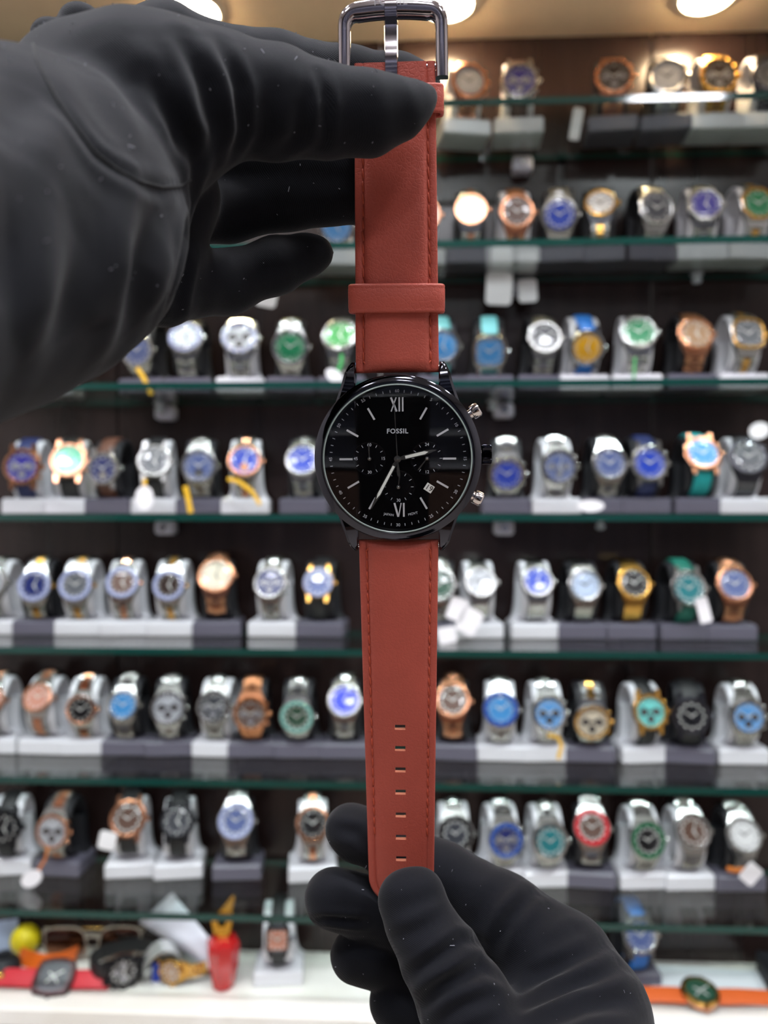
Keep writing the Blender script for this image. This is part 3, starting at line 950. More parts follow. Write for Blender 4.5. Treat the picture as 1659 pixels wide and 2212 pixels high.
upper = build_hand('gloved_hand', [
    # wrist and heel of the hand, nearest to the camera
    (8, [(-420, 660, 0.100, 25), (-250, 590, 0.115, 26), (60, 470, 0.150, 28.5)]),
    (10, [(-80, 595, 0.135, 23.5)]),
    (8, [(60, 470, 0.150, 28.5), (215, 385, 0.165, 19.5)]),
    (4, [(120, 640, 0.150, 16), (222, 600, 0.161, 12.9)]),
    (8, [(200, 250, 0.168, 18), (310, 235, 0.168, 17.5)]),
    # thumb
    (8, [(310, 235, 0.168, 17), (400, 222, 0.170, 14.6), (480, 208, 0.173, 12.8), (600, 226, 0.1765, 11.8), (700, 243, 0.1785, 9.9), (800, 246, 0.1795, 9.1), (868, 234, 0.1805, 6.9), (908, 217, 0.1815, 4.0), (926, 208, 0.182, 2.3)]),
    # palm behind
    (1.6, [(250, 300, 0.178, 13), (362, 430, 0.186, 12), (352, 560, 0.186, 10.5), (352, 625, 0.186, 8.6)]),
    # back of the hand along the top
    (2, [(112, 88, 0.174, 4.6), (150, 120, 0.178, 5)]),
    (2, [(176, 62, 0.178, 5.2), (200, 120, 0.180, 8)]),
    (2, [(262, 70, 0.184, 5.0), (262, 120, 0.184, 8)]),
    # index finger behind the strap
    (2, [(262, 130, 0.188, 10), (365, 92, 0.194, 9.2), (440, 128, 0.199, 9.2), (600, 150, 0.2025, 8.9), (750, 178, 0.2025, 8.5), (860, 186, 0.2025, 7.6), (900, 190, 0.2025, 6.2)]),
    # middle and ring finger
    (1.5, [(330, 330, 0.192, 11), (480, 355, 0.203, 9.4), (620, 362, 0.2055, 8.8), (800, 360, 0.2055, 8.3), (870, 352, 0.2055, 7)]),
    (1.5, [(350, 450, 0.192, 10.5), (490, 452, 0.204, 8.9), (620, 426, 0.2065, 8.4), (800, 418, 0.2075, 7.8), (850, 416, 0.2075, 6.5)]),
    # little finger
    (1.5, [(380, 610, 0.190, 9), (490, 608, 0.200, 8.2), (600, 572, 0.203, 7.5), (662, 552, 0.204, 5.8), (690, 545, 0.204, 4.3)]),
], 5, wrinkles=[
    ([(395, 80), (440, 180), (462, 270), (465, 335)], 2.0, 1.7),
    ([(475, 90), (512, 190), (518, 280), (500, 335)], 1.6, 1.1),
    ([(330, 170), (385, 290), (428, 338)], 2.2, 1.5),
    ([(690, 160), (705, 230), (700, 310)], 1.2, 0.8),
    ([(645, 210), (640, 290), (600, 335)], 1.9, 0.8),
    ([(590, 180), (580, 260), (560, 330)], 2.4, 0.5),
    ([(424, 330), (415, 430), (385, 560), (345, 690)], 1.9, 1.2),
    ([(350, 450), (305, 560), (275, 720)], 4.0, 2.0),
    ([(200, 420), (160, 560), (130, 740)], 4.5, 1.5),
    ([(90, 400), (30, 540), (-10, 640)], 4.5, 1.5),
    ([(60, 190), (20, 260), (-10, 290)], 3.0, 1.0),
    ([(225, 100), (280, 190), (300, 250)], 3.5, 0.9),
    ([(160, 120), (210, 200), (250, 300)], 3.5, 0.6),
    ([(408, 540), (385, 630), (378, 690)], 1.4, 0.9),
    ([(110, 210), (160, 275), (205, 335), (255, 372), (300, 395), (350, 408), (405, 398)], 1.4, 0.6),
], seams=[[(72, 95), (80, 130), (120, 210), (160, 270), (205, 330), (250, 365), (300, 392), (350, 405), (390, 402), (412, 388)]], lint=220)
tag(upper, 'black cotton gloved hand from the left, thumb pressing strap below the buckle', 'hand')

lower = build_hand('gloved_hand', [
    (8, [(1300, 3000, 0.150, 30), (1270, 2600, 0.175, 27), (1220, 2360, 0.200, 24), (1180, 2260, 0.212, 20)]),
    # index finger: knuckle at the right, tip behind the strap
    (5, [(1220, 2380, 0.197, 22), (1268, 2195, 0.213, 17.2), (1210, 2085, 0.222, 15.0), (1090, 1978, 0.230, 11.8), (960, 1888, 0.235, 9.6), (850, 1836, 0.2365, 8.6), (770, 1800, 0.2365, 7.9), (752, 1788, 0.2365, 7.0)]),
    # thumb in front
    (3, [(1140, 2400, 0.195, 17), (1075, 2290, 0.199, 13.5), (1005, 2165, 0.205, 12.2), (948, 2062, 0.209, 10.8), (908, 1990, 0.2115, 9.3), (888, 1945, 0.2125, 7.6)]),
    (3, [(868, 1938, 0.2125, 6.2), (912, 1928, 0.2135, 6.2)]),
    # middle, ring and little finger, curled
    (1.5, [(720, 1942, 0.232, 8.8), (840, 1972, 0.237, 9.3), (980, 2060, 0.237, 10), (1120, 2190, 0.228, 13)]),
    (1.5, [(768, 2062, 0.234, 7.8), (880, 2085, 0.238, 8.8), (1050, 2190, 0.235, 11), (1150, 2280, 0.225, 14)]),
    (1.5, [(858, 2165, 0.234, 8.2), (950, 2215, 0.236, 9), (1120, 2320, 0.228, 12)]),
], 5, wrinkles=[
    ([(880, 2110), (940, 2072), (1000, 2030), (1040, 2030)], 1.5, 1.5),
    ([(905, 2180), (960, 2130), (1040, 2092), (1075, 2105)], 1.8, 1.5),
    ([(930, 2215), (1000, 2170), (1070, 2150)], 1.6, 0.9),
    ([(845, 2030), (900, 2010), (975, 1970)], 1.8, 0.6),
    ([(835, 1965), (890, 1955), (950, 1930)], 2.2, 0.4),
    ([(1068, 2050), (1100, 1985), (1150, 1930), (1180, 1925)], 1.8, 1.4),
    ([(1040, 1990), (1070, 1930), (1110, 1890)], 2.2, 0.7),
    ([(1150, 2120), (1230, 2080), (1320, 2035), (1355, 2060)], 2.0, 1.4),
    ([(1110, 2185), (1230, 2135), (1340, 2085), (1390, 2110)], 1.8, 1.1),
    ([(1130, 2230), (1260, 2180), (1400, 2150)], 2.0, 1.1),
    ([(1190, 2060), (1250, 2020), (1290, 2020)], 2.4, 0.7),
    ([(645, 1995), (700, 1984), (790, 1992)], 1.1, 1.2),
    ([(700, 2065), (760, 2050), (830, 2060)], 1.2, 0.6),
    ([(720, 1790), (770, 1800), (792, 1830)], 1.6, 0.6),
], lint=120)
tag(lower, 'black cotton gloved hand from bottom right, thumb and fingers pinching strap tip', 'hand')

# the display opposite, behind the photographer: seen only in reflections
oc_ = tag(empty('opposite_cabinet', Matrix.Translation((0, -1.9, 0))), 'blue-grey display cabinet across the aisle, mirrored in the watch crystal', 'cabinet')
MB().bbox(-1.2, 1.2, -0.4, -0.38, 0.0, 2.3, 0.002).build('back_panel', mat('blue_grey_panel', (120, 126, 148), 0.4), oc_)
for z in (0.85, 1.1, 1.35, 1.6, 1.85, 2.1):
    MB().bbox(-1.2, 1.2, -0.38, -0.1, z - 0.012, z, 0.002).build('shelf_board', mat('board_white', (210, 212, 220), 0.3), oc_)
for x in (-1.2, -0.4, 0.4, 1.17):
    MB().bbox(x, x + 0.03, -0.38, -0.1, 0.0, 2.3, 0.002).build('upright', mat('upright_dark', (60, 58, 66), 0.4), oc_)
MB().bbox(-1.2, 1.2, -0.38, -0.02, 0.0, 0.8, 0.002).build('base_body', mat('base_brown', (120, 90, 76), 0.4), oc_)

# the photographer's phone, seen only as a reflection in the crystal
ph = tag(empty('phone', Matrix.Translation((0, 0, EYE))), 'black phone of the photographer, mirrored in the watch crystal', 'phone')
MB().bbox(-0.054, 0.0165, -0.0165, -0.0085, -0.124, 0.022, 0.003).build('body', mat('phone_black', (8, 8, 9), 0.3), ph)
MB().bbox(-0.021, 0.0125, -0.0085, -0.007, -0.019, 0.0175, 0.0012).build('camera_plate', mat('phone_plate', (40, 40, 42), 0.3), ph)
for x, z in ((-0.0125, 0.009), (-0.0125, -0.0105), (0.004, -0.0008)):
    MB().lathe([(0.0072, -0.0), (0.0072, 0.0016), (0.006, 0.0016), (0.0055, 0.0008), (0, 0.0008)], 24, M=Matrix.Translation((x, -0.0072, z)) @ Matrix.Rotation(-math.pi / 2, 4, 'X')).build('lens', mat('phone_lens', (12, 12, 16), 0.1), ph)

# ------------------------------------------------------------------ watches and stands on the shelves
METAL = {
    'steel': mat('w_steel', (176, 176, 174), 0.2, 1.0),
    'dark': mat('w_dark_steel', (92, 92, 98), 0.25, 1.0),
    'black': mat('w_black_steel', (26, 26, 30), 0.3, 0.6),
    'gold': mat('w_gold', (214, 166, 88), 0.2, 1.0),
    'rose': mat('w_rose_gold', (206, 148, 116), 0.2, 1.0),
    'bronze': mat('w_bronze', (186, 128, 92), 0.28, 1.0),
}
DIALC = {
    'white': (226, 226, 226), 'silver': (178, 180, 186), 'cream': (222, 212, 190), 'grey': (96, 98, 104), 'dark grey': (56, 58, 64),
    'black': (16, 16, 19), 'brown': (92, 66, 54), 'dark brown': (52, 38, 32), 'blue': (34, 66, 176), 'navy': (30, 42, 104), 'violet blue': (52, 46, 140),
    'light blue': (66, 142, 204), 'sky blue': (98, 160, 220), 'pale blue': (190, 206, 232), 'green': (14, 120, 74), 'bright green': (34, 138, 52), 'mint green': (70, 178, 138),
    'dark green': (40, 80, 62), 'teal': (30, 124, 132), 'turquoise': (110, 206, 200), 'yellow': (216, 160, 20), 'pink': (204, 142, 122), 'slate blue': (84, 98, 146), 'bright blue': (50, 70, 214), 'champagne': (170, 132, 98),
}
def dmat(c): return mat('dial_' + c.replace(' ', '_'), DIALC[c], 0.28, 0.15, coat=0.3)
STRAPC = {'black': (18, 18, 20), 'navy': (24, 36, 84), 'teal': (20, 160, 160), 'aqua': (126, 208, 214), 'bright blue': (20, 110, 196), 'green': (16, 104, 88), 'brown': (96, 58, 42), 'red': (190, 30, 44), 'orange': (206, 92, 36), 'dark brown': (60, 40, 34)}
def smat(c): return mat('strap_' + c.replace(' ', '_'), STRAPC[c], 0.55, bump=(900, 0.2))
ink = mat('w_print_light', (214, 214, 210), 0.4, 0.3)
inkd = mat('w_print_dark', (70, 66, 66), 0.4, 0.3)
subring = mat('w_subdial', (150, 150, 156), 0.3, 0.6)
w_crystal = glass_mat('display_watch_crystal', (1, 1, 1), 1.45)
FRONT = Matrix(((1, 0, 0, 0), (0, 0, -1, 0), (0, 1, 0, 0), (0, 0, 0, 1)))      # (x, y up, z out) -> (x, -z, y)
LA, LB = 26.0, 35.0              # loop of the band: half depth, half height (mm)
CACHE = {}
def cached(key, fn):
    if key not in CACHE:
        CACHE[key] = fn()
    return CACHE[key]
def shape_fn(s_):
    if s_ == 'oct':
        return lambda t: 1.0 / math.cos(((t + math.pi / 8) % (math.pi / 4)) - math.pi / 8) * 0.965
    if s_ == 'cushion':
        return lambda t: (abs(math.cos(t)) ** 3.2 + abs(math.sin(t)) ** 3.2) ** (-1 / 3.2) * 0.95
    if s_ == 'square':
        return lambda t: (abs(math.cos(t)) ** 7 + abs(math.sin(t)) ** 7) ** (-1 / 7.0) * 0.86
    return None
HM = FRONT @ Matrix.Translation((0, 0, LA))       # head sits on the front of the loop

def m_case(Rc, s_, horn, m):
    def fn():
        b = MBm(); sf = shape_fn(s_)
        b.lathe([(0, -4), (Rc * 0.86, -4), (Rc * 0.97, -2.5), (Rc, -0.5), (Rc * 0.99, 1.6), (Rc * 0.9, 2.2)], 40, M=HM, shape=sf, caps=False)
        for sy in (1, -1):
            if horn:
                for sx in (1, -1):
                    x0, x1 = Rc * 0.46, Rc * 0.70
                    b.prism([(sx * x0, sy * Rc * 0.6), (sx * x1, sy * Rc * 0.6), (sx * (x1 - 0.5), sy * Rc * 1.12), (sx * (x1 - 1.4), sy * Rc * 1.24), (sx * x0, sy * Rc * 1.22)][::(1 if sx * sy > 0 else -1)], -4.5, 0.6, M=HM)
            else:
                w1, w2 = Rc * 0.86, Rc * 0.52
                vs = [(-w1, sy * Rc * 0.45, 1.0), (w1, sy * Rc * 0.45, 1.0), (w2, sy * Rc * 1.22, -4.6), (-w2, sy * Rc * 1.22, -4.6), (-w1, sy * Rc * 0.45, -4), (w1, sy * Rc * 0.45, -4), (w2, sy * Rc * 1.22, -8), (-w2, sy * Rc * 1.22, -8)]
                fs = [(0, 1, 2, 3), (7, 6, 5, 4), (1, 5, 6, 2), (0, 3, 7, 4), (3, 2, 6, 7)]
                if sy < 0: fs = [f[::-1] for f in fs]
                b.add([HM @ Vector(p) for p in vs], fs)
        return b.mesh('case', m, 35)
    return cached(('case', Rc, s_, horn, m.name), fn)
def m_bezel(Rc, s_, style, m):
    def fn():
        b = MBm(); sf = shape_fn(s_); ri = Rc * 0.80
        n = 40
        if style in ('fluted', 'stud'):
            n = 96
            f0 = sf
            sf = lambda t: (f0(t) if f0 else 1.0) * (1 + 0.022 * (1 if int(round(t / (2 * math.pi) * 96)) % 2 else -1))
        b.lathe([(Rc * 0.95, 1.2), (Rc * 0.965, 1.9), (Rc * 0.93, 2.8), (ri * 1.03, 3.1), (ri, 2.9), (ri, 1.4)], n, M=HM, shape=sf, caps=False)
        if style == 'stud':
            for i in range(12):
                x, y = polar(i * 30, Rc * 0.88)
                b.lathe([(1.6, 2.4), (1.5, 3.4), (0.9, 3.9), (0, 4.0)], 8, M=HM @ Matrix.Translation((x, y, 0)))
        if style == 'oct8':
            for i in range(8):
                x, y = polar(i * 45 + 22.5, Rc * 0.89)
                b.lathe([(0.9, 2.6), (0.9, 3.4), (0, 3.4)], 6, M=HM @ Matrix.Translation((x, y, 0)))
        return b.mesh('bezel', m, 40 if style not in ('fluted', 'stud') else 12)
    return cached(('bezel', Rc, s_, style, m.name), fn)
def m_insert(Rc, m):
    return cached(('insert', Rc, m.name), lambda: MBm().lathe([(Rc * 0.94, 2.85), (Rc * 0.90, 3.25), (Rc * 0.74, 3.25), (Rc * 0.70, 2.6)], 40, M=HM, caps=False).mesh('bezel_insert', m, 40))
def m_dial(Rc, s_, m):
    return cached(('dial', Rc, s_, m.name), lambda: MBm().lathe([(Rc * 0.81, 1.5), (0, 1.5)], 40, M=HM, shape=shape_fn(s_), caps=False).mesh('dial', m, 40))
def m_crystal(Rc, s_):
    return cached(('crystal', Rc, s_), lambda: MBm().lathe([(Rc * 0.80, 2.8), (Rc * 0.74, 3.15), (Rc * 0.5, 3.4), (Rc * 0.25, 3.5), (0, 3.55)], 36, M=HM, shape=shape_fn(s_), caps=False).mesh('crystal', w_crystal, 40))
def m_marks(Rc, style, m):
    def fn():
        b = MBm(); rd = Rc * 0.78
        for i in range(12):
            if style == 'dots':
                x, y = polar(i * 30, rd * 0.80)
                b.lathe([(rd * 0.10, 1.5), (rd * 0.10, 2.0), (0, 2.0)], 10, M=HM @ Matrix.Translation((x, y, 0)))
            else:
                wd = 1.0 if i % 3 else 1.5
                b.box(-wd / 2, wd / 2, rd * 0.72, rd * 0.93, 1.5, 1.9, M=HM @ Matrix.Rotation(R(-30 * i), 4, 'Z'))
        return b.mesh('dial_markers', m)
    return cached(('marks', Rc, style, m.name), fn)
def m_hands(Rc, a1, a2, m):
    def fn():
        b = MBm(); rd = Rc * 0.78
        for ang, L, wd in ((a1, 0.52, 1.5), (a2, 0.78, 1.1)):
            b.prism([(-wd * 0.3, -1.5), (wd * 0.3, -1.5), (wd * 0.5, rd * L * 0.5), (0.2, rd * L), (-0.2, rd * L), (-wd * 0.5, rd * L * 0.5)], 2.1, 2.3, M=HM @ Matrix.Rotation(R(-ang), 4, 'Z'))
        b.lathe([(1.1, 1.8), (1.1, 2.5), (0, 2.6)], 12, M=HM)
        return b.mesh('hands', m)
    return cached(('hands', Rc, a1, a2, m.name), fn)
def m_sub(Rc, m):
    return cached(('sub', Rc, m.name), lambda: MBm().lathe([(Rc * 0.21, 1.5), (Rc * 0.21, 1.75), (Rc * 0.15, 1.75), (Rc * 0.145, 1.55), (0, 1.55)], 20, M=FRONT, caps=False).mesh('subdial', m, 40))
def m_crown(Rc, m):
    return cached(('crown', Rc, m.name), lambda: MBm().lathe([(1.2, -1.5), (1.2, 0.2), (2.5, 0.4), (2.8, 0.8), (2.8, 2.6), (2.3, 3.2), (0, 3.3)], 20, M=HM @ Matrix.Translation((Rc * 0.99, 0, -0.8)) @ rotx, shape=knurled(2.5, 10, 0.05)).mesh('crown', m, 25))
def m_pusher(Rc, ang, m):
    return cached(('pusher', Rc, ang, m.name), lambda: MBm().lathe([(1.0, -1.0), (1.0, 1.0), (1.9, 1.0), (1.9, 2.8), (0, 3.0)], 14, M=HM @ Matrix.Rotation(R(ang), 4, 'Z') @ Matrix.Translation((Rc * 0.98, 0, -0.8)) @ rotx).mesh('pusher', m, 40))

def loop_pt(t, off=0.0):
    y, z = -LA * math.cos(t), LB * math.sin(t)
    n = Vector((0, -math.cos(t) / LA, math.sin(t) / LB)).normalized()
    return Vector((0, y, z)) + n * off, n
def m_bracelet(Rc, style, ma, mc):
    """band of metal links round the loop; style: oyster (3 columns), jubilee (5), mesh"""
    def fn():
        b = MBm()
        t0 = math.asin(min(0.98, Rc * 1.12 / LB)); t1 = 2 * math.pi - t0
        w0, w1 = Rc * 1.04, Rc * 0.84
        if style == 'mesh':
            N = 44
            grid = []
            for i in range(N + 1):
                t = t0 + (t1 - t0) * i / N
                q = abs(i / N - 0.5) * 2
                wd = (w1 + (w0 - w1) * q) / 2
                p, n = loop_pt(t, -0.2 + 0.12 * (i % 2))
                grid.append([p + Vector((x, 0, 0)) - n * (0.4 if abs(x) == wd else 0) for x in (-wd, -wd * 0.9, 0, wd * 0.9, wd)])
            vs = [p for r_ in grid for p in r_]; nc = 5
            fs = [(i * nc + j, i * nc + j + 1, (i + 1) * nc + j + 1, (i + 1) * nc + j) for i in range(N) for j in range(nc - 1)]
            b.add(vs, fs)
            b.add([v_ - loop_pt(t0 + (t1 - t0) * (k // nc) / N)[1] * 1.3 for k, v_ in enumerate(vs)], [f[::-1] for f in fs])
        else:
            per = 4.6 if style == 'oyster' else 3.0
            N = int((t1 - t0) * (LA + LB) / 2 / per)
            cols = [(-0.5, -0.2, 0), (-0.19, 0.19, 1), (0.2, 0.5, 0)] if style == 'oyster' else [(-0.5, -0.29, 0), (-0.28, -0.1, 1), (-0.09, 0.09, 1), (0.1, 0.28, 1), (0.29, 0.5, 0)]
            for i in range(N):
                for (c0, c1, mi) in cols:
                    sh = 0.5 if (mi and len(cols) == 5) else (0.25 if mi else 0)
                    ta = t0 + (t1 - t0) * (i + sh + 0.04) / N; tb = t0 + (t1 - t0) * (i + sh + 0.94) / N
                    if tb > t1 + 0.02: continue
                    q = abs((i + 0.5) / N - 0.5) * 2
                    wd = w1 + (w0 - w1) * q
                    hh = 0.35 if mi else 0.0
                    vs = []
                    for t, o_ in ((ta, -0.5), ((ta + tb) / 2, 0.15 + hh), (tb, -0.5)):
                        p, n = loop_pt(t, o_)
                        p2, _ = loop_pt(t, -2.2)
                        vs += [p + Vector((c0 * wd, 0, 0)), p + Vector((c1 * wd, 0, 0)), p2 + Vector((c1 * wd, 0, 0)), p2 + Vector((c0 * wd, 0, 0))]
                    fs = [(0, 1, 5, 4), (4, 5, 9, 8), (1, 2, 6, 5), (5, 6, 10, 9), (3, 0, 4, 7), (7, 4, 8, 11), (0, 3, 2, 1), (8, 9, 10, 11)]
                    b.add(vs, fs, mi)
        return b.mesh('bracelet', [ma, mc])
    return cached(('bracelet', Rc, style, ma.name, mc.name), fn)
def m_strap(Rc, m):
    def fn():
        b = MBm()
        t0 = math.asin(min(0.97, Rc * 0.98 / LB)); t1 = 2 * math.pi - t0
        N = 36; grid = []
        for i in range(N + 1):
            t = t0 + (t1 - t0) * i / N
            q = abs(i / N - 0.5) * 2
            wd = Rc * (0.42 + 0.05 * q)
            p, n = loop_pt(t, 0)
            grid.append([p + Vector((x * wd, 0, 0)) + n * z for x, z in ((-1, -2.4), (-1, -0.6), (-0.85, 0.1), (0, 0.35), (0.85, 0.1), (1, -0.6), (1, -2.4))])
        nc = 7
        vs = [p for r_ in grid for p in r_]
        fs = [(i * nc + j, i * nc + (j + 1) % nc, (i + 1) * nc + (j + 1) % nc, (i + 1) * nc + j) for i in range(N) for j in range(nc)]
        fs += [tuple(range(nc))[::-1], tuple(N * nc + j for j in range(nc))]
        return b.add(vs, fs).mesh('strap', m, 40)
    return cached(('strap', Rc, m.name), fn)

stand_white = mat('stand_white_acrylic', (216, 215, 220), 0.22)
stand_black = mat('stand_black_velour', (20, 20, 26), 0.6)
stand_grey = mat('stand_dark_grey_base', (94, 91, 104), 0.35)
BASE_H = 17.0
def m_stand_base(m):
    def fn():
        b = MBm()
        b.bbox(-26, 26, -20, 20, 0, BASE_H - 1.5, 1.2)
        b.bbox(-24.5, 24.5, -18.5, 19, BASE_H - 1.5, BASE_H, 0.6)
        return b.mesh('base', m)
    return cached(('sbase', m.name), fn)
def m_stand_cuff(m):
    def fn():
        b = MBm(); N = 40; wd = 15.5
        grid = []
        for i in range(N + 1):
            t = 2 * math.pi * (0.0 + i / N)
            p, n = loop_pt(t, -3.0)
            p2, _ = loop_pt(t, -6.5)
            grid.append([p + Vector((-wd + 1, 0, 0)), p + Vector((wd - 1, 0, 0)), p - n + Vector((wd, 0, 0)), p2 + Vector((wd, 0, 0)), p2 + Vector((-wd, 0, 0)), p - n + Vector((-wd, 0, 0))])
        nc = 6
        vs = [q for r_ in grid[:-1] for q in r_]
        fs = [(i * nc + j, i * nc + (j + 1) % nc, ((i + 1) % N) * nc + (j + 1) % nc, ((i + 1) % N) * nc + j) for i in range(N) for j in range(nc)]
        return b.add(vs, fs).mesh('cuff', m, 30)
    return cached(('cuff', m.name), fn)
def m_stand_neck(m):
    """flared post that carries the cuff at the back of the base"""
    def fn():
        b = MBm()
        secs = [(BASE_H, 23.5), (BASE_H + 2, 21), (BASE_H + 7, 18.8), (BASE_H + 16, 17.2), (BASE_H + 30, 16), (BASE_H + 38, 15.6)]
        vs = []
        for i, (z, x) in enumerate(secs):
            y0, y1 = 4 + i * 1.2, 17 + i * 0.9
            vs += [(-x, y0, z), (x, y0, z), (x, y1, z), (-x, y1, z)]
        fs = [(0, 3, 2, 1)]
        for i in range(len(secs) - 1):
            a = i * 4
            fs += [(a + k, a + (k + 1) % 4, a + 4 + (k + 1) % 4, a + 4 + k) for k in range(4)]
        a = (len(secs) - 1) * 4
        fs.append((a, a + 1, a + 2, a + 3))
        return b.add(vs, fs).mesh('neck', m, 30)
    return cached(('neck', m.name), fn)

ORD = ['first', 'second', 'third', 'fourth', 'fifth', 'sixth', 'seventh', 'eighth', 'ninth', 'tenth', 'eleventh', 'twelfth', 'thirteenth', 'fourteenth', 'fifteenth', 'sixteenth']
VB = 0.088                       # depth of the stand centres on the shelves
def make_stand(u, wz, yaw, kind, label, vb=VB):
    r = tag(empty('watch_stand', CABM @ Matrix.Translation((u, vb, wz)) @ Matrix.Rotation(yaw, 4, 'Z')), label, 'stand', 'watch display stands')
    if kind == 'W':
        link('base', m_stand_base(stand_white), r); cm = stand_white
    else:
        link('base', m_stand_base(stand_grey), r); cm = stand_black
    c = link('cuff', m_stand_cuff(cm), r); c.location = (0, 0, (BASE_H + LB - 3) * MM)
    link('neck', m_stand_neck(cm), r)
    return r
def make_watch(u, wz, yaw, phi, Rc, case, dial, band, opts, label, vb=VB, dz=0.0):
    """case: metal or 'two gold' / 'two rose'; band: 'oyster' / 'jubilee' / 'mesh' or a strap colour"""
    Mx = CABM @ Matrix.Translation((u, vb, wz + (BASE_H + LB - 2) * MM + dz)) @ Matrix.Rotation(yaw, 4, 'Z') @ Matrix.Rotation(-phi, 4, 'X')
    r = tag(empty('display_watch', Mx), label, 'watch', 'watches on the display shelves')
    two = case.startswith('two')
    acc = METAL[case.split()[-1]] if two else METAL[case]
    body = METAL['steel'] if two else METAL[case]
    s_ = 'oct' if 'o' in opts else ('cushion' if 'q' in opts else ('square' if 'x' in opts else 'round'))
    metalband = band in ('oyster', 'jubilee', 'mesh')
    link('case', m_case(Rc, s_, not metalband, body), r)
    bz = m_bezel(Rc, s_, 'fluted' if 'f' in opts else ('stud' if 'n' in opts else ('oct8' if 'o' in opts else 'plain')), METAL['steel'] if 'F' in opts else acc)
    bo = link('bezel', bz, r)
    for ch, colr in (('R', (186, 40, 50)), ('G', (24, 92, 60)), ('B', (36, 74, 150)), ('K', (14, 14, 16)), ('E', (120, 170, 160)), ('V', (150, 156, 190))):
        if ch in opts:
            link('bezel_insert', m_insert(Rc, mat('insert_' + ch, colr, 0.25)), bo)
    link('dial', m_dial(Rc, s_, dmat(dial)), r)
    lum = sum(DIALC[dial]) / 3
    ik = inkd if lum > 170 else ink
    link('dial_markers', m_marks(Rc, 'dots' if 'd' in opts else 'bars', ik), r)
    a1, a2 = random.choice(((300, 55), (55, 300), (150, 20), (305, 60)))
    link('hands', m_hands(Rc, a1, a2, ik), r)
    if 'c' in opts:
        for x, y in ((-0.36, 0), (0.36, 0), (0, -0.38)):
            q = link('subdial', m_sub(Rc, subring if lum < 150 else inkd), r)
            q.location = (x * Rc * MM, -LA * MM, y * Rc * MM)
    if 'h' in opts:
        q = link('open_heart', m_sub(Rc, acc if two else METAL['steel']), r); q.location = (0, -LA * MM, -0.40 * Rc * MM); q.scale = (1.25, 1, 1.25)
    link('crystal', m_crystal(Rc, s_), r)
    link('crown', m_crown(Rc, acc), r)
    if 'p' in opts or 'c' in opts:
        for a in (32, -32):
            link('pusher', m_pusher(Rc, a, acc), r)
    if metalband:
        link('bracelet', m_bracelet(Rc, band, body, acc), r)
    else:
        link('strap', m_strap(Rc, smat(band)), r)
    return r

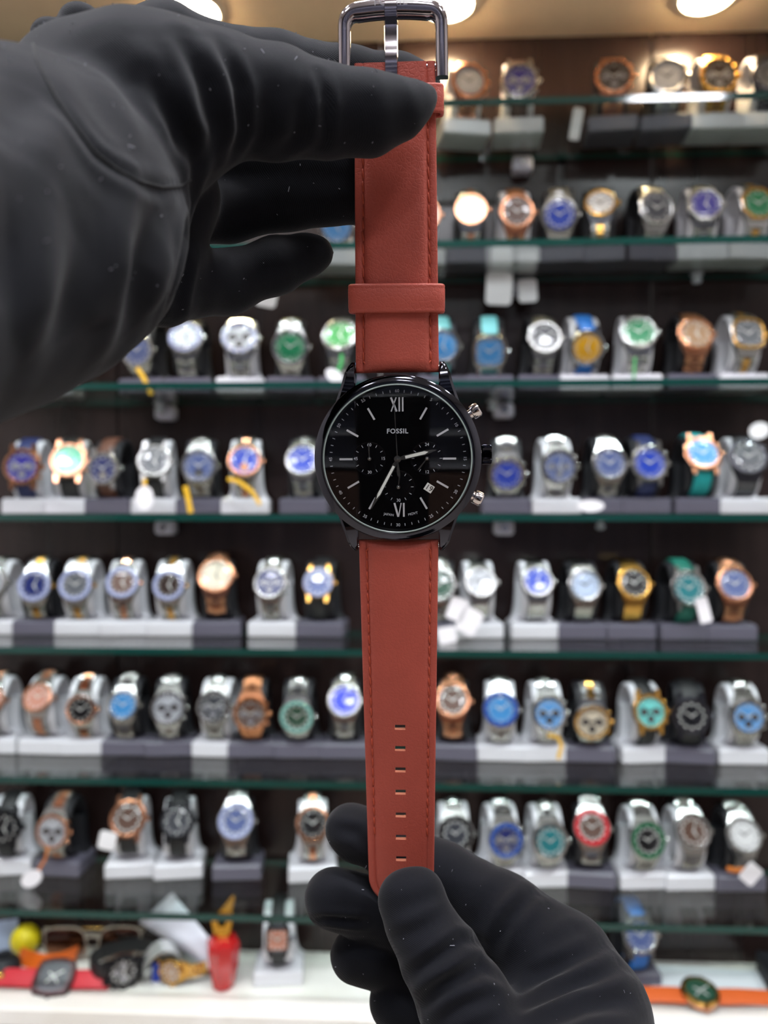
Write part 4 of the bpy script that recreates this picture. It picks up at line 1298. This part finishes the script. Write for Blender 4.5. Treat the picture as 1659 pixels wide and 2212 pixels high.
# px, py of the dial, case radius (mm), case, dial, band, stand, options
ROWS = [
 [(1003, 176, 19.5, 'rose', 'silver', 'oyster', 'W', 'p'), (1124, 176, 19.5, 'steel', 'violet blue', 'dark brown', 'W', 'c'), (1330, 166, 20, 'rose', 'dark brown', 'oyster', 'K', 'nc'), (1448, 166, 20, 'steel', 'white', 'oyster', 'K', 'np'),
  (1552, 164, 20, 'gold', 'dark brown', 'oyster', 'W', 'nc'), (1664, 160, 19, 'dark', 'grey', 'oyster', 'W', '')],
 [(722, 492, 19, 'steel', 'sky blue', 'oyster', 'W', ''), (905, 462, 19, 'two rose', 'silver', 'oyster', 'W', ''), (1018, 453, 18, 'two rose', 'white', 'oyster', 'K', ''), (1114, 458, 18.5, 'rose', 'brown', 'oyster', 'W', ''), (1214, 465, 19, 'steel', 'blue', 'oyster', 'K', 'fd'), (1303, 437, 17, 'two gold', 'white', 'oyster', 'K', ''),
  (1411, 450, 19, 'steel', 'dark grey', 'oyster', 'K', 'o'), (1524, 441, 19, 'steel', 'violet blue', 'oyster', 'W', 'o'), (1632, 440, 19, 'two gold', 'green', 'oyster', 'W', 'o')],
 [(303, 757, 19, 'steel', 'slate blue', 'oyster', 'K', ''), (400, 727, 19, 'steel', 'silver', 'oyster', 'K', 'V'), (512, 728, 20, 'steel', 'silver', 'oyster', 'W', 'ncV'), (622, 750, 19.5, 'steel', 'green', 'oyster', 'K', ''), (738, 722, 19.5, 'steel', 'bright green', 'oyster', 'K', 'f'),
  (950, 748, 18.5, 'steel', 'light blue', 'aqua', 'K', ''), (1058, 762, 18.5, 'steel', 'light blue', 'aqua', 'K', 'q'), (1172, 728, 18.5, 'steel', 'dark grey', 'oyster', 'K', ''), (1264, 752, 18.5, 'steel', 'yellow', 'bright blue', 'W', ''), (1382, 716, 19.5, 'steel', 'green', 'oyster', 'W', ''), (1500, 720, 19, 'rose', 'champagne', 'oyster', 'K', 'n'), (1613, 720, 19, 'two gold', 'grey', 'oyster', 'W', 'q')],
 [(45, 1008, 20, 'rose', 'violet blue', 'navy', 'W', 'c'), (138, 993, 20, 'rose', 'mint green', 'black', 'W', 'p'), (228, 1012, 18, 'steel', 'navy', 'brown', 'K', 'h'), (326, 995, 18.5, 'steel', 'grey', 'black', 'W', 'p'), (424, 1006, 19, 'steel', 'slate blue', 'oyster', 'K', 'h'), (522, 994, 18.5, 'two rose', 'blue', 'oyster', 'W', 'h'), (653, 992, 18.5, 'steel', 'blue', 'oyster', 'K', ''),
  (1097, 1026, 19, 'steel', 'blue', 'jubilee', 'K', 'p'), (1203, 1008, 19, 'steel', 'slate blue', 'jubilee', 'W', 'c'), (1315, 1000, 18.5, 'steel', 'slate blue', 'oyster', 'K', ''), (1398, 1000, 19.5, 'steel', 'blue', 'navy', 'K', 'p'), (1516, 977, 19.5, 'rose', 'light blue', 'teal', 'K', 'p'), (1617, 985, 20, 'dark', 'grey', 'mesh', 'W', 'p')],
 [(-22, 1258, 18, 'steel', 'silver', 'oyster', 'W', ''), (68, 1264, 18, 'two gold', 'navy', 'oyster', 'K', 'fFV'), (160, 1262, 18.5, 'two gold', 'grey', 'oyster', 'W', 'fFV'), (258, 1257, 18, 'two rose', 'brown', 'oyster', 'W', 'fFV'), (362, 1263, 17.5, 'two gold', 'dark brown', 'oyster', 'W', 'fFV'), (460, 1237, 19.5, 'rose', 'cream', 'oyster', 'K', ''), (585, 1258, 18, 'steel', 'navy', 'oyster', 'W', 'c'), (691, 1257, 17, 'gold', 'slate blue', 'black', 'K', 'V'),
  (950, 1262, 18.5, 'steel', 'dark green', 'oyster', 'K', ''), (1033, 1256, 17.5, 'steel', 'silver', 'mesh', 'W', ''), (1158, 1254, 17.5, 'steel', 'blue', 'mesh', 'W', ''), (1260, 1263, 18, 'steel', 'pale blue', 'mesh', 'K', ''), (1366, 1259, 18, 'gold', 'black', 'mesh', 'K', ''), (1482, 1270, 19, 'steel', 'teal', 'green', 'K', 'fd'), (1588, 1261, 19, 'rose', 'slate blue', 'oyster', 'K', '')],
 [(-28, 1510, 18, 'two rose', 'pink', 'jubilee', 'W', ''), (82, 1505, 17, 'two rose', 'pink', 'jubilee', 'W', 'f'), (172, 1532, 16.5, 'two rose', 'black', 'jubilee', 'W', 'f'), (263, 1522, 17, 'steel', 'light blue', 'jubilee', 'K', 'f'), (357, 1528, 18.5, 'steel', 'silver', 'oyster', 'K', 'c'), (462, 1526, 18, 'steel', 'dark grey', 'oyster', 'W', 'c'), (538, 1542, 19, 'bronze', 'brown', 'oyster', 'K', 'nc'), (640, 1548, 18.5, 'steel', 'dark green', 'oyster', 'K', 'Ed'), (742, 1512, 18.5, 'steel', 'bright blue', 'oyster', 'K', 'd'),
  (982, 1512, 19, 'rose', 'brown', 'oyster', 'K', 'd'), (1084, 1531, 19, 'steel', 'light blue', 'oyster', 'W', 'B'), (1182, 1540, 18.5, 'steel', 'sky blue', 'oyster', 'W', 'cf'), (1280, 1560, 19, 'two gold', 'cream', 'oyster', 'K', 'cn'), (1396, 1537, 18.5, 'gold', 'turquoise', 'black', 'W', 'cp'), (1500, 1546, 19.5, 'dark', 'black', 'black', 'K', 'd'), (1614, 1548, 18.5, 'steel', 'sky blue', 'oyster', 'W', 'c')],
 [(2, 1788, 18.5, 'black', 'black', 'black', 'W', ''), (117, 1795, 19, 'two rose', 'silver', 'jubilee', 'K', 'c'), (268, 1768, 19.5, 'rose', 'brown', 'black', 'W', 'd'), (374, 1773, 18.5, 'black', 'dark grey', 'black', 'W', ''), (504, 1770, 19.5, 'steel', 'slate blue', 'oyster', 'K', 'dV'), (668, 1778, 18.5, 'two rose', 'black', 'oyster', 'W', 'n'),
  (980, 1800, 19, 'steel', 'dark grey', 'oyster', 'W', 'dK'), (1084, 1814, 19, 'steel', 'navy', 'jubilee', 'W', 'cB'), (1183, 1816, 19, 'steel', 'teal', 'oyster', 'W', 'fd'), (1283, 1768, 19, 'steel', 'brown', 'jubilee', 'K', 'dR'), (1394, 1814, 19, 'steel', 'black', 'jubilee', 'W', 'dG'), (1494, 1795, 18.5, 'steel', 'brown', 'jubilee', 'W', 'd'), (1606, 1803, 18.5, 'steel', 'white', 'jubilee', 'K', '')],
]
CASEW = {'steel': 'steel', 'rose': 'rose gold', 'gold': 'gold', 'dark': 'dark steel', 'black': 'black', 'bronze': 'bronze', 'two gold': 'steel-and-gold', 'two rose': 'steel-and-rose'}
BANDW = {'oyster': 'link bracelet', 'jubilee': 'fine link bracelet', 'mesh': 'mesh band'}
for k, row in enumerate(ROWS):
    wz = SHELF_W[k] + 0.0003
    for i, (px, py, Rc, case, dial, band, stand, opts) in enumerate(row):
        vh = VB - LA * MM
        u = u_at(px, vh)
        wd = w_at(px, py, vh)
        c = wz + (BASE_H + LB - 2) * MM
        off = (wd - c) / MM
        phi = math.asin(max(-0.42, min(0.42, off / (LA + 3)))) * 0.85 + R(2)
        dz = (off - (LA + 3) * math.sin(phi)) * MM
        dz = max(-0.002, min(0.006, dz))
        yaw = R(random.uniform(-7, 7)) + (R(4) if stand == 'W' else 0)
        du = -math.sin(yaw) * LA * MM
        bw = BANDW.get(band, band + ' strap')
        make_watch(u - du * 0 + math.sin(-yaw) * 0, wz, yaw, phi, Rc, case, dial, band, opts, f'{CASEW[case]} watch, {dial} dial, {bw}, {ORD[i]} from left on {ROWN[k]} shelf', dz=dz)
        make_stand(u, wz, yaw, stand, f'{"white" if stand == "W" else "black"} stand under {ORD[i]} watch from left on {ROWN[k]} shelf')

make_stand(u_at(118, VB), SHELF_W[2] + 0.0003, R(5), 'W', 'empty white stand at left end of third shelf, below upper gloved hand')
pad_m = mat('clear_pad', (206, 216, 222), 0.1, trans=0.4)
for px, k, lab in ((1505, 1, 'second shelf at far right'), (1065, 2, 'third shelf just right of held watch'), (1297, 3, 'fourth shelf right of held watch'), (345, 2, 'third shelf below upper gloved hand')):
    v = 0.096
    r = tag(empty('shelf_pad', CABM @ Matrix.Translation((u_at(px, v), v, SHELF_W[k] - GL))), 'round clear pad under ' + lab, 'pad', 'clear pads under the glass')
    MBm().lathe([(7, -0.2), (6.6, -1.6), (3.0, -2.2), (2.6, -3.4)], 24).build('cup', pad_m, r, 40)
    MBm().lathe([(2.6, -3.2), (4.6, -5.0), (5.2, -7.4), (4.4, -9.8), (0, -11.0)], 24).build('knob', pad_m, r, 40)

# ------------------------------------------------------------------ price tags on the shelves
def at(px, py, v):
    return S(u_at(px, v), v, w_at(px, py, v))
tag_white = mat('tag_white_card', (236, 234, 236), 0.4)
STRC = {'yellow': mat('string_yellow', (226, 178, 40), 0.5), 'orange': mat('string_orange', (206, 120, 50), 0.5), 'green': mat('string_green', (60, 160, 84), 0.5)}
def price_tag(px, py, wpx, hpx, rot, label, oval=False, string=None, colr='yellow', v=0.040, wide=2.2):
    c = at(px, py, v)
    sc = c.y / F
    r = tag(empty('price_tag', Matrix.Translation(c) @ Matrix.Rotation(-YAW, 4, 'Z') @ Matrix.Rotation(R(rot), 4, 'Y')), label, 'tag', 'price tags on the watches')
    a, b = wpx * sc / 2, hpx * sc / 2
    if oval:
        poly = [(a * math.cos(t * math.pi / 12), b * math.sin(t * math.pi / 12)) for t in range(24)]
    else:
        q = min(a, b) * 0.25
        poly = [(-a + q, -b), (a - q, -b), (a, -b + q), (a, b - q), (a - q, b), (-a + q, b), (-a, b - q), (-a, -b + q)]
    MB().prism(poly, -0.0004, 0.0004, M=Matrix.Rotation(math.pi / 2, 4, 'X')).build('card', tag_white, r, 30)
    if string:
        pts = [r.matrix_world.inverted() @ at(x, y, v + 0.002) for x, y in string]
        MB().tube(pts, wide * MM, 6, flat=0.25, up=(0, -1, 0)).build('string', STRC[colr], r, 50)
    return r
def ribbon(pts, label, colr='yellow', wide=2.2, v=0.040):
    o = MB().tube([at(x, y, v) for x, y in pts], wide * MM, 6, flat=0.25, up=(0, -1, 0)).build('tag_ribbon', STRC[colr], None, 50)
    return tag(o, label, 'ribbon', 'ribbons hanging from the watches')
ribbon([(296, 795), (308, 812), (318, 832), (327, 852)], 'yellow ribbon hanging from first watch on third shelf, below gloved hand', wide=2.6)
price_tag(722, 812, 42, 26, 35, 'white tag on green string at fifth watch, third shelf', string=[(738, 765), (737, 785), (728, 806)], colr='green', oval=True)
ribbon([(1372, 772), (1370, 800), (1368, 835)], 'green ribbon below the green dial watch on third shelf, right', 'green', 1.4)
price_tag(312, 1076, 40, 54, 0, 'white oval tag under fourth watch on fourth shelf', oval=True, string=[(313, 1034), (312, 1058)])
ribbon([(400, 1050), (406, 1075), (412, 1108)], 'yellow ribbon below fifth watch on fourth shelf', wide=3.0)
ribbon([(492, 1034), (516, 1040), (545, 1062), (562, 1090)], 'yellow ribbon slanting below sixth watch on fourth shelf', wide=2.4)
price_tag(1276, 1093, 58, 26, 0, 'white oval tag lying by white stand on fourth shelf, right of held watch', oval=True)
price_tag(1640, 930, 44, 36, -15, 'white oval tag above rightmost watch on fourth shelf', oval=True)
price_tag(987, 1316, 38, 50, 20, 'white tag beside strap on fifth shelf, left one of two', colr='yellow')
price_tag(1014, 1342, 46, 56, 28, 'white tag beside strap on fifth shelf, right one of two')
price_tag(966, 1372, 40, 36, -10, 'small white tag at the foot of the black stand next to strap, fifth shelf')
price_tag(1520, 1318, 26, 56, -14, 'narrow white tag below teal dial watch on fifth shelf')
ribbon([(1183, 1588), (1205, 1592), (1213, 1610), (1206, 1640)], 'yellow ribbon below light blue chronograph on sixth shelf')
price_tag(68, 1898, 50, 34, -32, 'white oval tag on orange string, second watch of lowest shelf', oval=True, string=[(104, 1830), (98, 1855), (80, 1885)], colr='orange', wide=1.6)
price_tag(232, 1816, 38, 40, 12, 'white square tag beside third watch on lowest shelf')
price_tag(1622, 1888, 36, 44, 40, 'white diamond tag on orange string, rightmost watch of lowest shelf', string=[(1570, 1876), (1590, 1880), (1612, 1878)], colr='orange', wide=3.0)
price_tag(1245, 268, 22, 70, 10, 'narrow white tag standing on top shelf between second and third watch', v=0.075)
price_tag(1078, 622, 56, 74, 3, 'white tag hanging below second shelf, right of strap', v=0.09)
price_tag(1140, 628, 40, 50, -3, 'small white tag hanging below second shelf, right of strap', v=0.10)
price_tag(576, 640, 46, 46, 12, 'white tag hanging below second shelf by little finger of gloved hand', v=0.07)

# ------------------------------------------------------------------ things on the marble counter
CW = COUNTER_W + 0.0003
def on_counter(px, v, yaw=0.0, dz=0.0):
    return CABM @ Matrix.Translation((u_at(px, v), v, CW + dz)) @ Matrix.Rotation(R(yaw), 4, 'Z')

# red perfume bottle with gold cap
pb = tag(empty('perfume_bottle', on_counter(482, 0.056)), 'red faceted perfume bottle with gold cap on marble counter', 'bottle')
red_glass = mat('red_glass', (208, 26, 30), 0.08, coat=0.6, trans=0.25)
gold_cap = mat('gold_cap', (224, 170, 70), 0.2, 1.0)
MBm().lathe([(0, 0), (9.5, 0), (11.5, 2), (15.8, 24), (18.0, 42), (17.5, 48), (12.5, 54), (6.5, 56)], 8).build('body', red_glass, pb)
MBm().lathe([(6.3, 55), (7.2, 55.5), (7.2, 58.5), (6.0, 59)], 20).build('collar', gold_cap, pb, 40)
cp = MBm()
for sx in (-1, 1):
    cp.prism([(sx * 2.5, 58.5), (sx * 8.2, 58.5), (sx * 11.8, 77), (sx * 3.2, 77), (sx * 4.4, 72), (sx * 4.0, 66)][::(1 if sx > 0 else -1)], -6, 6, M=Matrix.Rotation(math.pi / 2, 4, 'X'))
cp.box(-4, 4, -6, 6, 58.5, 67); cp.box(-11.5, 11.5, -6, 6, 73, 78)
cp.build('cap', gold_cap, pb)
MBm().prism([(-6, 77), (9, 77), (13, 97), (10.5, 98)], -2.5, 2.5, M=Matrix.Rotation(math.pi / 2, 4, 'X')).build('spray_lever', gold_cap, pb, 40)

# glossy white pouch
po = MB()
cr_ = [at(372, 1928, 0.085), at(456, 2030, 0.07), at(452, 2094, 0.062), at(300, 1992, 0.105)]
n_ = 12; gf, gb = [], []
ndir = (V * -1.0)
for i in range(n_ + 1):
    rf, rb = [], []
    for j in range(n_ + 1):
        a, b = i / n_, j / n_
        p = cr_[0] * (1 - a) * (1 - b) + cr_[1] * (1 - a) * b + cr_[3] * a * (1 - b) + cr_[2] * a * b
        bl = (math.sin(math.pi * a) * math.sin(math.pi * b)) ** 0.6 * 0.010 + 0.0012 * math.sin(a * 9 + b * 4) * math.sin(math.pi * a) * math.sin(math.pi * b)
        rf.append(p + ndir * bl); rb.append(p - ndir * bl * 0.6)
    gf.append(rf); gb.append(rb)
for g, fl in ((gf, False), (gb, True)):
    vs = [p for r_ in g for p in r_]; nc = n_ + 1
    fs = [(i * nc + j, (i + 1) * nc + j, (i + 1) * nc + j + 1, i * nc + j + 1) for i in range(n_) for j in range(n_)]
    po.add(vs, [f[::-1] for f in fs] if fl else fs)
tag(po.build('plastic_pouch', mat('pouch_film', (226, 224, 236), 0.16, coat=0.5), None, 60), 'glossy white plastic pouch leaning left of the red perfume bottle', 'pouch')

# eyeglasses
eg = tag(empty('eyeglasses', on_counter(200, 0.095, 4)), 'clear framed aviator eyeglasses with brown lenses on marble counter', 'eyeglasses')
frame_m = mat('clear_frame', (196, 178, 160), 0.12, coat=0.5, trans=0.5)
lens_m = glass_mat('tinted_lens', (0.62, 0.42, 0.34), 1.5)
def lens_out(sx):
    out = []
    for k in range(28):
        t = 2 * math.pi * k / 28
        c, s_ = math.cos(t), math.sin(t)
        d = (abs(c) ** 3.5 + abs(s_) ** 3.5) ** (-1 / 3.5)
        x, z = 23 * c * d, 17 * s_ * d
        x += sx * 2.5 * (z / 17)
        out.append((sx * 30 + x, 0, 21 + z))
    return out
for sx in (-1, 1):
    lo_ = lens_out(sx)
    rm = MBm().tube(lo_, 1.15, 8, closed=True).build('rim', frame_m, eg, 50)
    MBm().prism([(p[0], p[2]) for p in lo_], -0.4, 0.4, M=Matrix.Rotation(math.pi / 2, 4, 'X')).build('lens', lens_m, rm)
    MBm().tube([(sx * 55, 0, 32), (sx * 57, 8, 33), (sx * 50, 13, 30), (0, 15, 22), (sx * -30, 16, 12)], 1.4, 8).build('temple', frame_m, eg, 50)
    MBm().tube([(sx * 7, 0, 18), (sx * 5.5, -4, 15), (sx * 6.5, -5, 10)], [0.7, 1.2, 1.8], 8).build('nose_pad', frame_m, eg, 50)
MBm().tube([(-9, 0, 26), (0, -1.5, 29), (9, 0, 26)], 1.3, 8).build('bridge', frame_m, eg, 50)
MBm().tube([(-12, 0, 37), (0, -1.5, 38), (12, 0, 37)], 1.1, 8).build('brow_bar', mat('gold_brow', (190, 150, 90), 0.25, 1.0), eg, 50)

# yellow ball on the left
yb = tag(empty('foam_ball', on_counter(55, 0.107)), 'yellow foam ball at left end of marble counter', 'ball')
MBm().lathe([(16 * math.sin(R(a)), 16 - 16 * math.cos(R(a))) for a in range(0, 181, 12)], 28, shape=lambda t: 1 + 0.015 * math.cos(5 * t)).build('ball', mat('yellow_foam', (232, 206, 24), 0.5, bump=(300, 0.2)), yb, 60)
MBm().lathe([(0.0, 31.4), (1.6, 31.6), (1.2, 32.4), (0, 32.6)], 12).build('seam_plug', mat('yellow_dark', (170, 150, 20), 0.6), yb, 60)

# orange cuff in front of the glasses
oc = MB()
arc = []
for i in range(17):
    a = i / 16
    px, v_ = 36 + (160 - 36) * a, 0.088 - 0.016 * math.sin(math.pi * a)
    arc.append([S(u_at(px, v_), v_, CW), S(u_at(px + 6, v_), v_ + 0.004, CW + 0.015 + 0.004 * a)])
oc.sheet(arc, V * 0.0016)
tag(oc.build('orange_band', mat('orange_rubber', (226, 104, 30), 0.4, bump=(400, 0.1)), None, 40), 'curved orange rubber band in front of the eyeglasses', 'band')

# watches lying flat with their straps spread out
def flat_watch(name, px, v, tilt, label, strap_col, case_m, rim_m, dial_c, left, right, wd, tonneau):
    r = tag(empty(name, on_counter(px, v, 0, 0.0) @ Matrix.Translation((0, 0, 0.011)) @ Matrix.Rotation(R(tilt), 4, 'X')), label, 'watch', 'watches lying on the counter')
    sf = (lambda t: (abs(math.cos(t)) ** 3 + abs(math.sin(t)) ** 3) ** (-1 / 3) * (1.12 if abs(math.cos(t)) > 0.7 else 1.0)) if tonneau else None
    MBm().lathe([(0, -5), (15, -5), (18.5, -3.5), (19, 1), (17.5, 3.5), (14.5, 4)], 40, shape=sf, caps=False).build('case', case_m, r, 35)
    bz = MBm().lathe([(18.6, 1.2), (18.8, 2.8), (17.0, 4.6), (14.6, 4.8), (14.2, 3.5)], 40, shape=sf, caps=False).build('bezel', rim_m, r, 30)
    for i in range(8):
        x, y = polar(i * 45 + 22, 16.6)
        MBm().lathe([(1.1, 4.2), (1.0, 5.4), (0, 5.5)], 6, M=Matrix.Translation((x, y, 0))).build('bezel_screw', METAL['gold'] if not tonneau else METAL['dark'], bz)
    MBm().lathe([(14.6, 3.4), (0, 3.4)], 40, shape=sf, caps=False).build('dial', dmat(dial_c), r)
    hn = MBm()
    for a, L in ((300, 7), (60, 11), (135, 9), (225, 9)):
        hn.box(-0.7, 0.7, -1, L, 3.7, 4.1, M=Matrix.Rotation(R(-a), 4, 'Z'))
    hn.build('hands', ink, r)
    MBm().lathe([(14.4, 4.5), (10, 5.0), (0, 5.2)], 32, shape=sf, caps=False).build('crystal', w_crystal, r)
    for sx, L in ((-1, left), (1, right)):
        g = []
        for i in range(13):
            a = i / 12
            x = sx * (16 + L * a)
            z = -2 + 1.6 * math.sin(math.pi * a) * (1 if L > 40 else 0.4) - 2.0 * a
            w2 = wd * (1 - 0.12 * a) / 2
            g.append([(x, y, z + (0.0 if abs(y) < w2 else -0.6)) for y in (-w2, -w2 * 0.8, 0, w2 * 0.8, w2)])
        if sx < 0: g = [q[::-1] for q in g]
        MBm().sheet(g, (0, 0, -2.4)).build('strap', smat(strap_col), r, 40)
    MBm().lathe([(1.5, -1), (2.5, 0.5), (2.5, 2.5), (0, 3)], 14, M=Matrix.Translation((0, -19, 0)) @ Matrix.Rotation(math.pi / 2, 4, 'X')).build('crown', case_m, r)
    return r
flat_watch('lying_watch', 118, 0.046, 38, 'black barrel-shaped watch with red strap lying on marble counter', 'red', METAL['black'], mat('red_black_rim', (60, 22, 26), 0.35), 'dark grey', 62, 42, 19, True)
flat_watch('lying_watch', 1512, 0.050, 14, 'rose gold watch with orange strap lying on counter at right', 'orange', METAL['rose'], METAL['gold'], 'dark green', 62, 78, 19, False)

# watches lying on their sides
def side_watch(px, v, yaw, roll, Rc, case, dial, band, opts, label, h):
    r = make_watch(0, 0, 0, 0, Rc, case, dial, band, opts, label)
    r.matrix_world = on_counter(px, v, yaw) @ Matrix.Translation((0, 0, h)) @ Matrix.Rotation(R(roll), 4, 'Y')
    return r
side_watch(268, 0.072, 20, 90, 17, 'black', 'black', 'black', 'cp', 'black chronograph with black strap lying on its side by red strap', 0.0185)
side_watch(398, 0.080, -12, 90, 13.5, 'gold', 'champagne', 'oyster', '', 'small gold watch lying on its side left of red perfume bottle', 0.0155)
# clear plastic cuff
cl = MB()
g = []
for i in range(21):
    a = math.pi * (0.05 + 1.0 * i / 20)
    x, z = -0.021 * math.cos(a), 0.002 + 0.036 * math.sin(a) ** 0.7 if math.sin(a) > 0 else 0.002
    g.append([Vector((x, -0.012, z)), Vector((x, 0.012, z))])
cl.sheet(g, (0, 0, 0.0018), M=on_counter(352, 0.060, 25))
tag(cl.build('plastic_cuff', mat('milky_plastic', (222, 222, 218), 0.15, trans=0.6), None, 40), 'milky clear plastic arch beside the small gold watch', 'cuff')
bt = MB().bbox(-0.004, 0.004, -0.001, 0.001, 0, 0.02, 0.0004, M=on_counter(337, 0.062, 10)).build('blue_card', mat('blue_card', (30, 60, 170), 0.5))
tag(bt, 'narrow blue paper strip standing at end of gold bracelet', 'paper')

# watches on stands on the counter
def counter_watch(px, py, vb, Rc, case, dial, band, stand, opts, lab, slab):
    u = u_at(px, vb - LA * MM)
    off = (w_at(px, py, vb - LA * MM) - (CW + (BASE_H + LB - 2) * MM)) / MM
    phi = math.asin(max(-0.5, min(0.5, off / (LA + 3))))
    make_watch(u, CW, R(6), phi, Rc, case, dial, band, opts, lab, vb=vb, dz=0.001)
    make_stand(u, CW, R(6), stand, slab, vb=vb)
counter_watch(594, 2030, 0.078, 15, 'dark', 'pink', 'black', 'W', 'x', 'square dark watch with pink dial on white stand, marble counter', 'white stand on marble counter, right of red perfume bottle')
counter_watch(1378, 2022, 0.090, 18.5, 'steel', 'slate blue', 'bright blue', 'K', 'f', 'steel watch with blue strap on marble counter, right of lower gloved hand', 'black stand on marble counter beside lower gloved hand')

# card and boxes at the ends
cd = MB().bbox(-0.062, 0.062, -0.03, 0.03, 0.0, 0.004, 0.001, M=on_counter(1530, 0.078, -3)).build('white_card', mat('card_white', (222, 226, 230), 0.25))
tag(cd, 'white acrylic plate lying behind the orange strap watch', 'plate')
bb = tag(empty('black_box', on_counter(1690, 0.085, -8)), 'small black box at right end of marble counter', 'box')
MB().bbox(-0.02, 0.02, -0.022, 0.022, 0, 0.016, 0.001).build('body', stand_black, bb)
MB().bbox(-0.0206, 0.0206, -0.0226, 0.0226, 0.0162, 0.023, 0.001).build('lid', stand_black, bb)
pp = MB().bbox(-0.016, 0.016, -0.0006, 0.0006, 0, 0.036, 0.0003, M=on_counter(4, 0.103, 20) @ Matrix.Rotation(R(-10), 4, 'X')).build('paper_card', mat('blue_grey_card', (150, 158, 184), 0.5))
tag(pp, 'blue-grey paper card leaning left of the yellow ball', 'card')
bg = tag(empty('trinket_pouch', on_counter(8, 0.066)), 'black trinket pouch with gold bead clasp at left edge of counter', 'pouch')
MBm().lathe([(0, 0), (14, 0), (18, 4), (18, 10), (13, 17), (7, 20), (8, 23), (0, 22)], 20, shape=lambda t: 1 + 0.05 * math.cos(6 * t)).build('body', stand_black, bg, 50)
MBm().lathe([(4 * math.sin(R(a)), -4 * math.cos(R(a))) for a in range(0, 181, 20)], 16, M=Matrix.Translation((7, -17, 9))).build('clasp_bead', METAL['gold'], bg, 60)
MBm().tube([(-6, -14, 18), (3, -19, 14), (8, -16, 12)], 0.8, 8).build('cord', METAL['gold'], bg, 50)
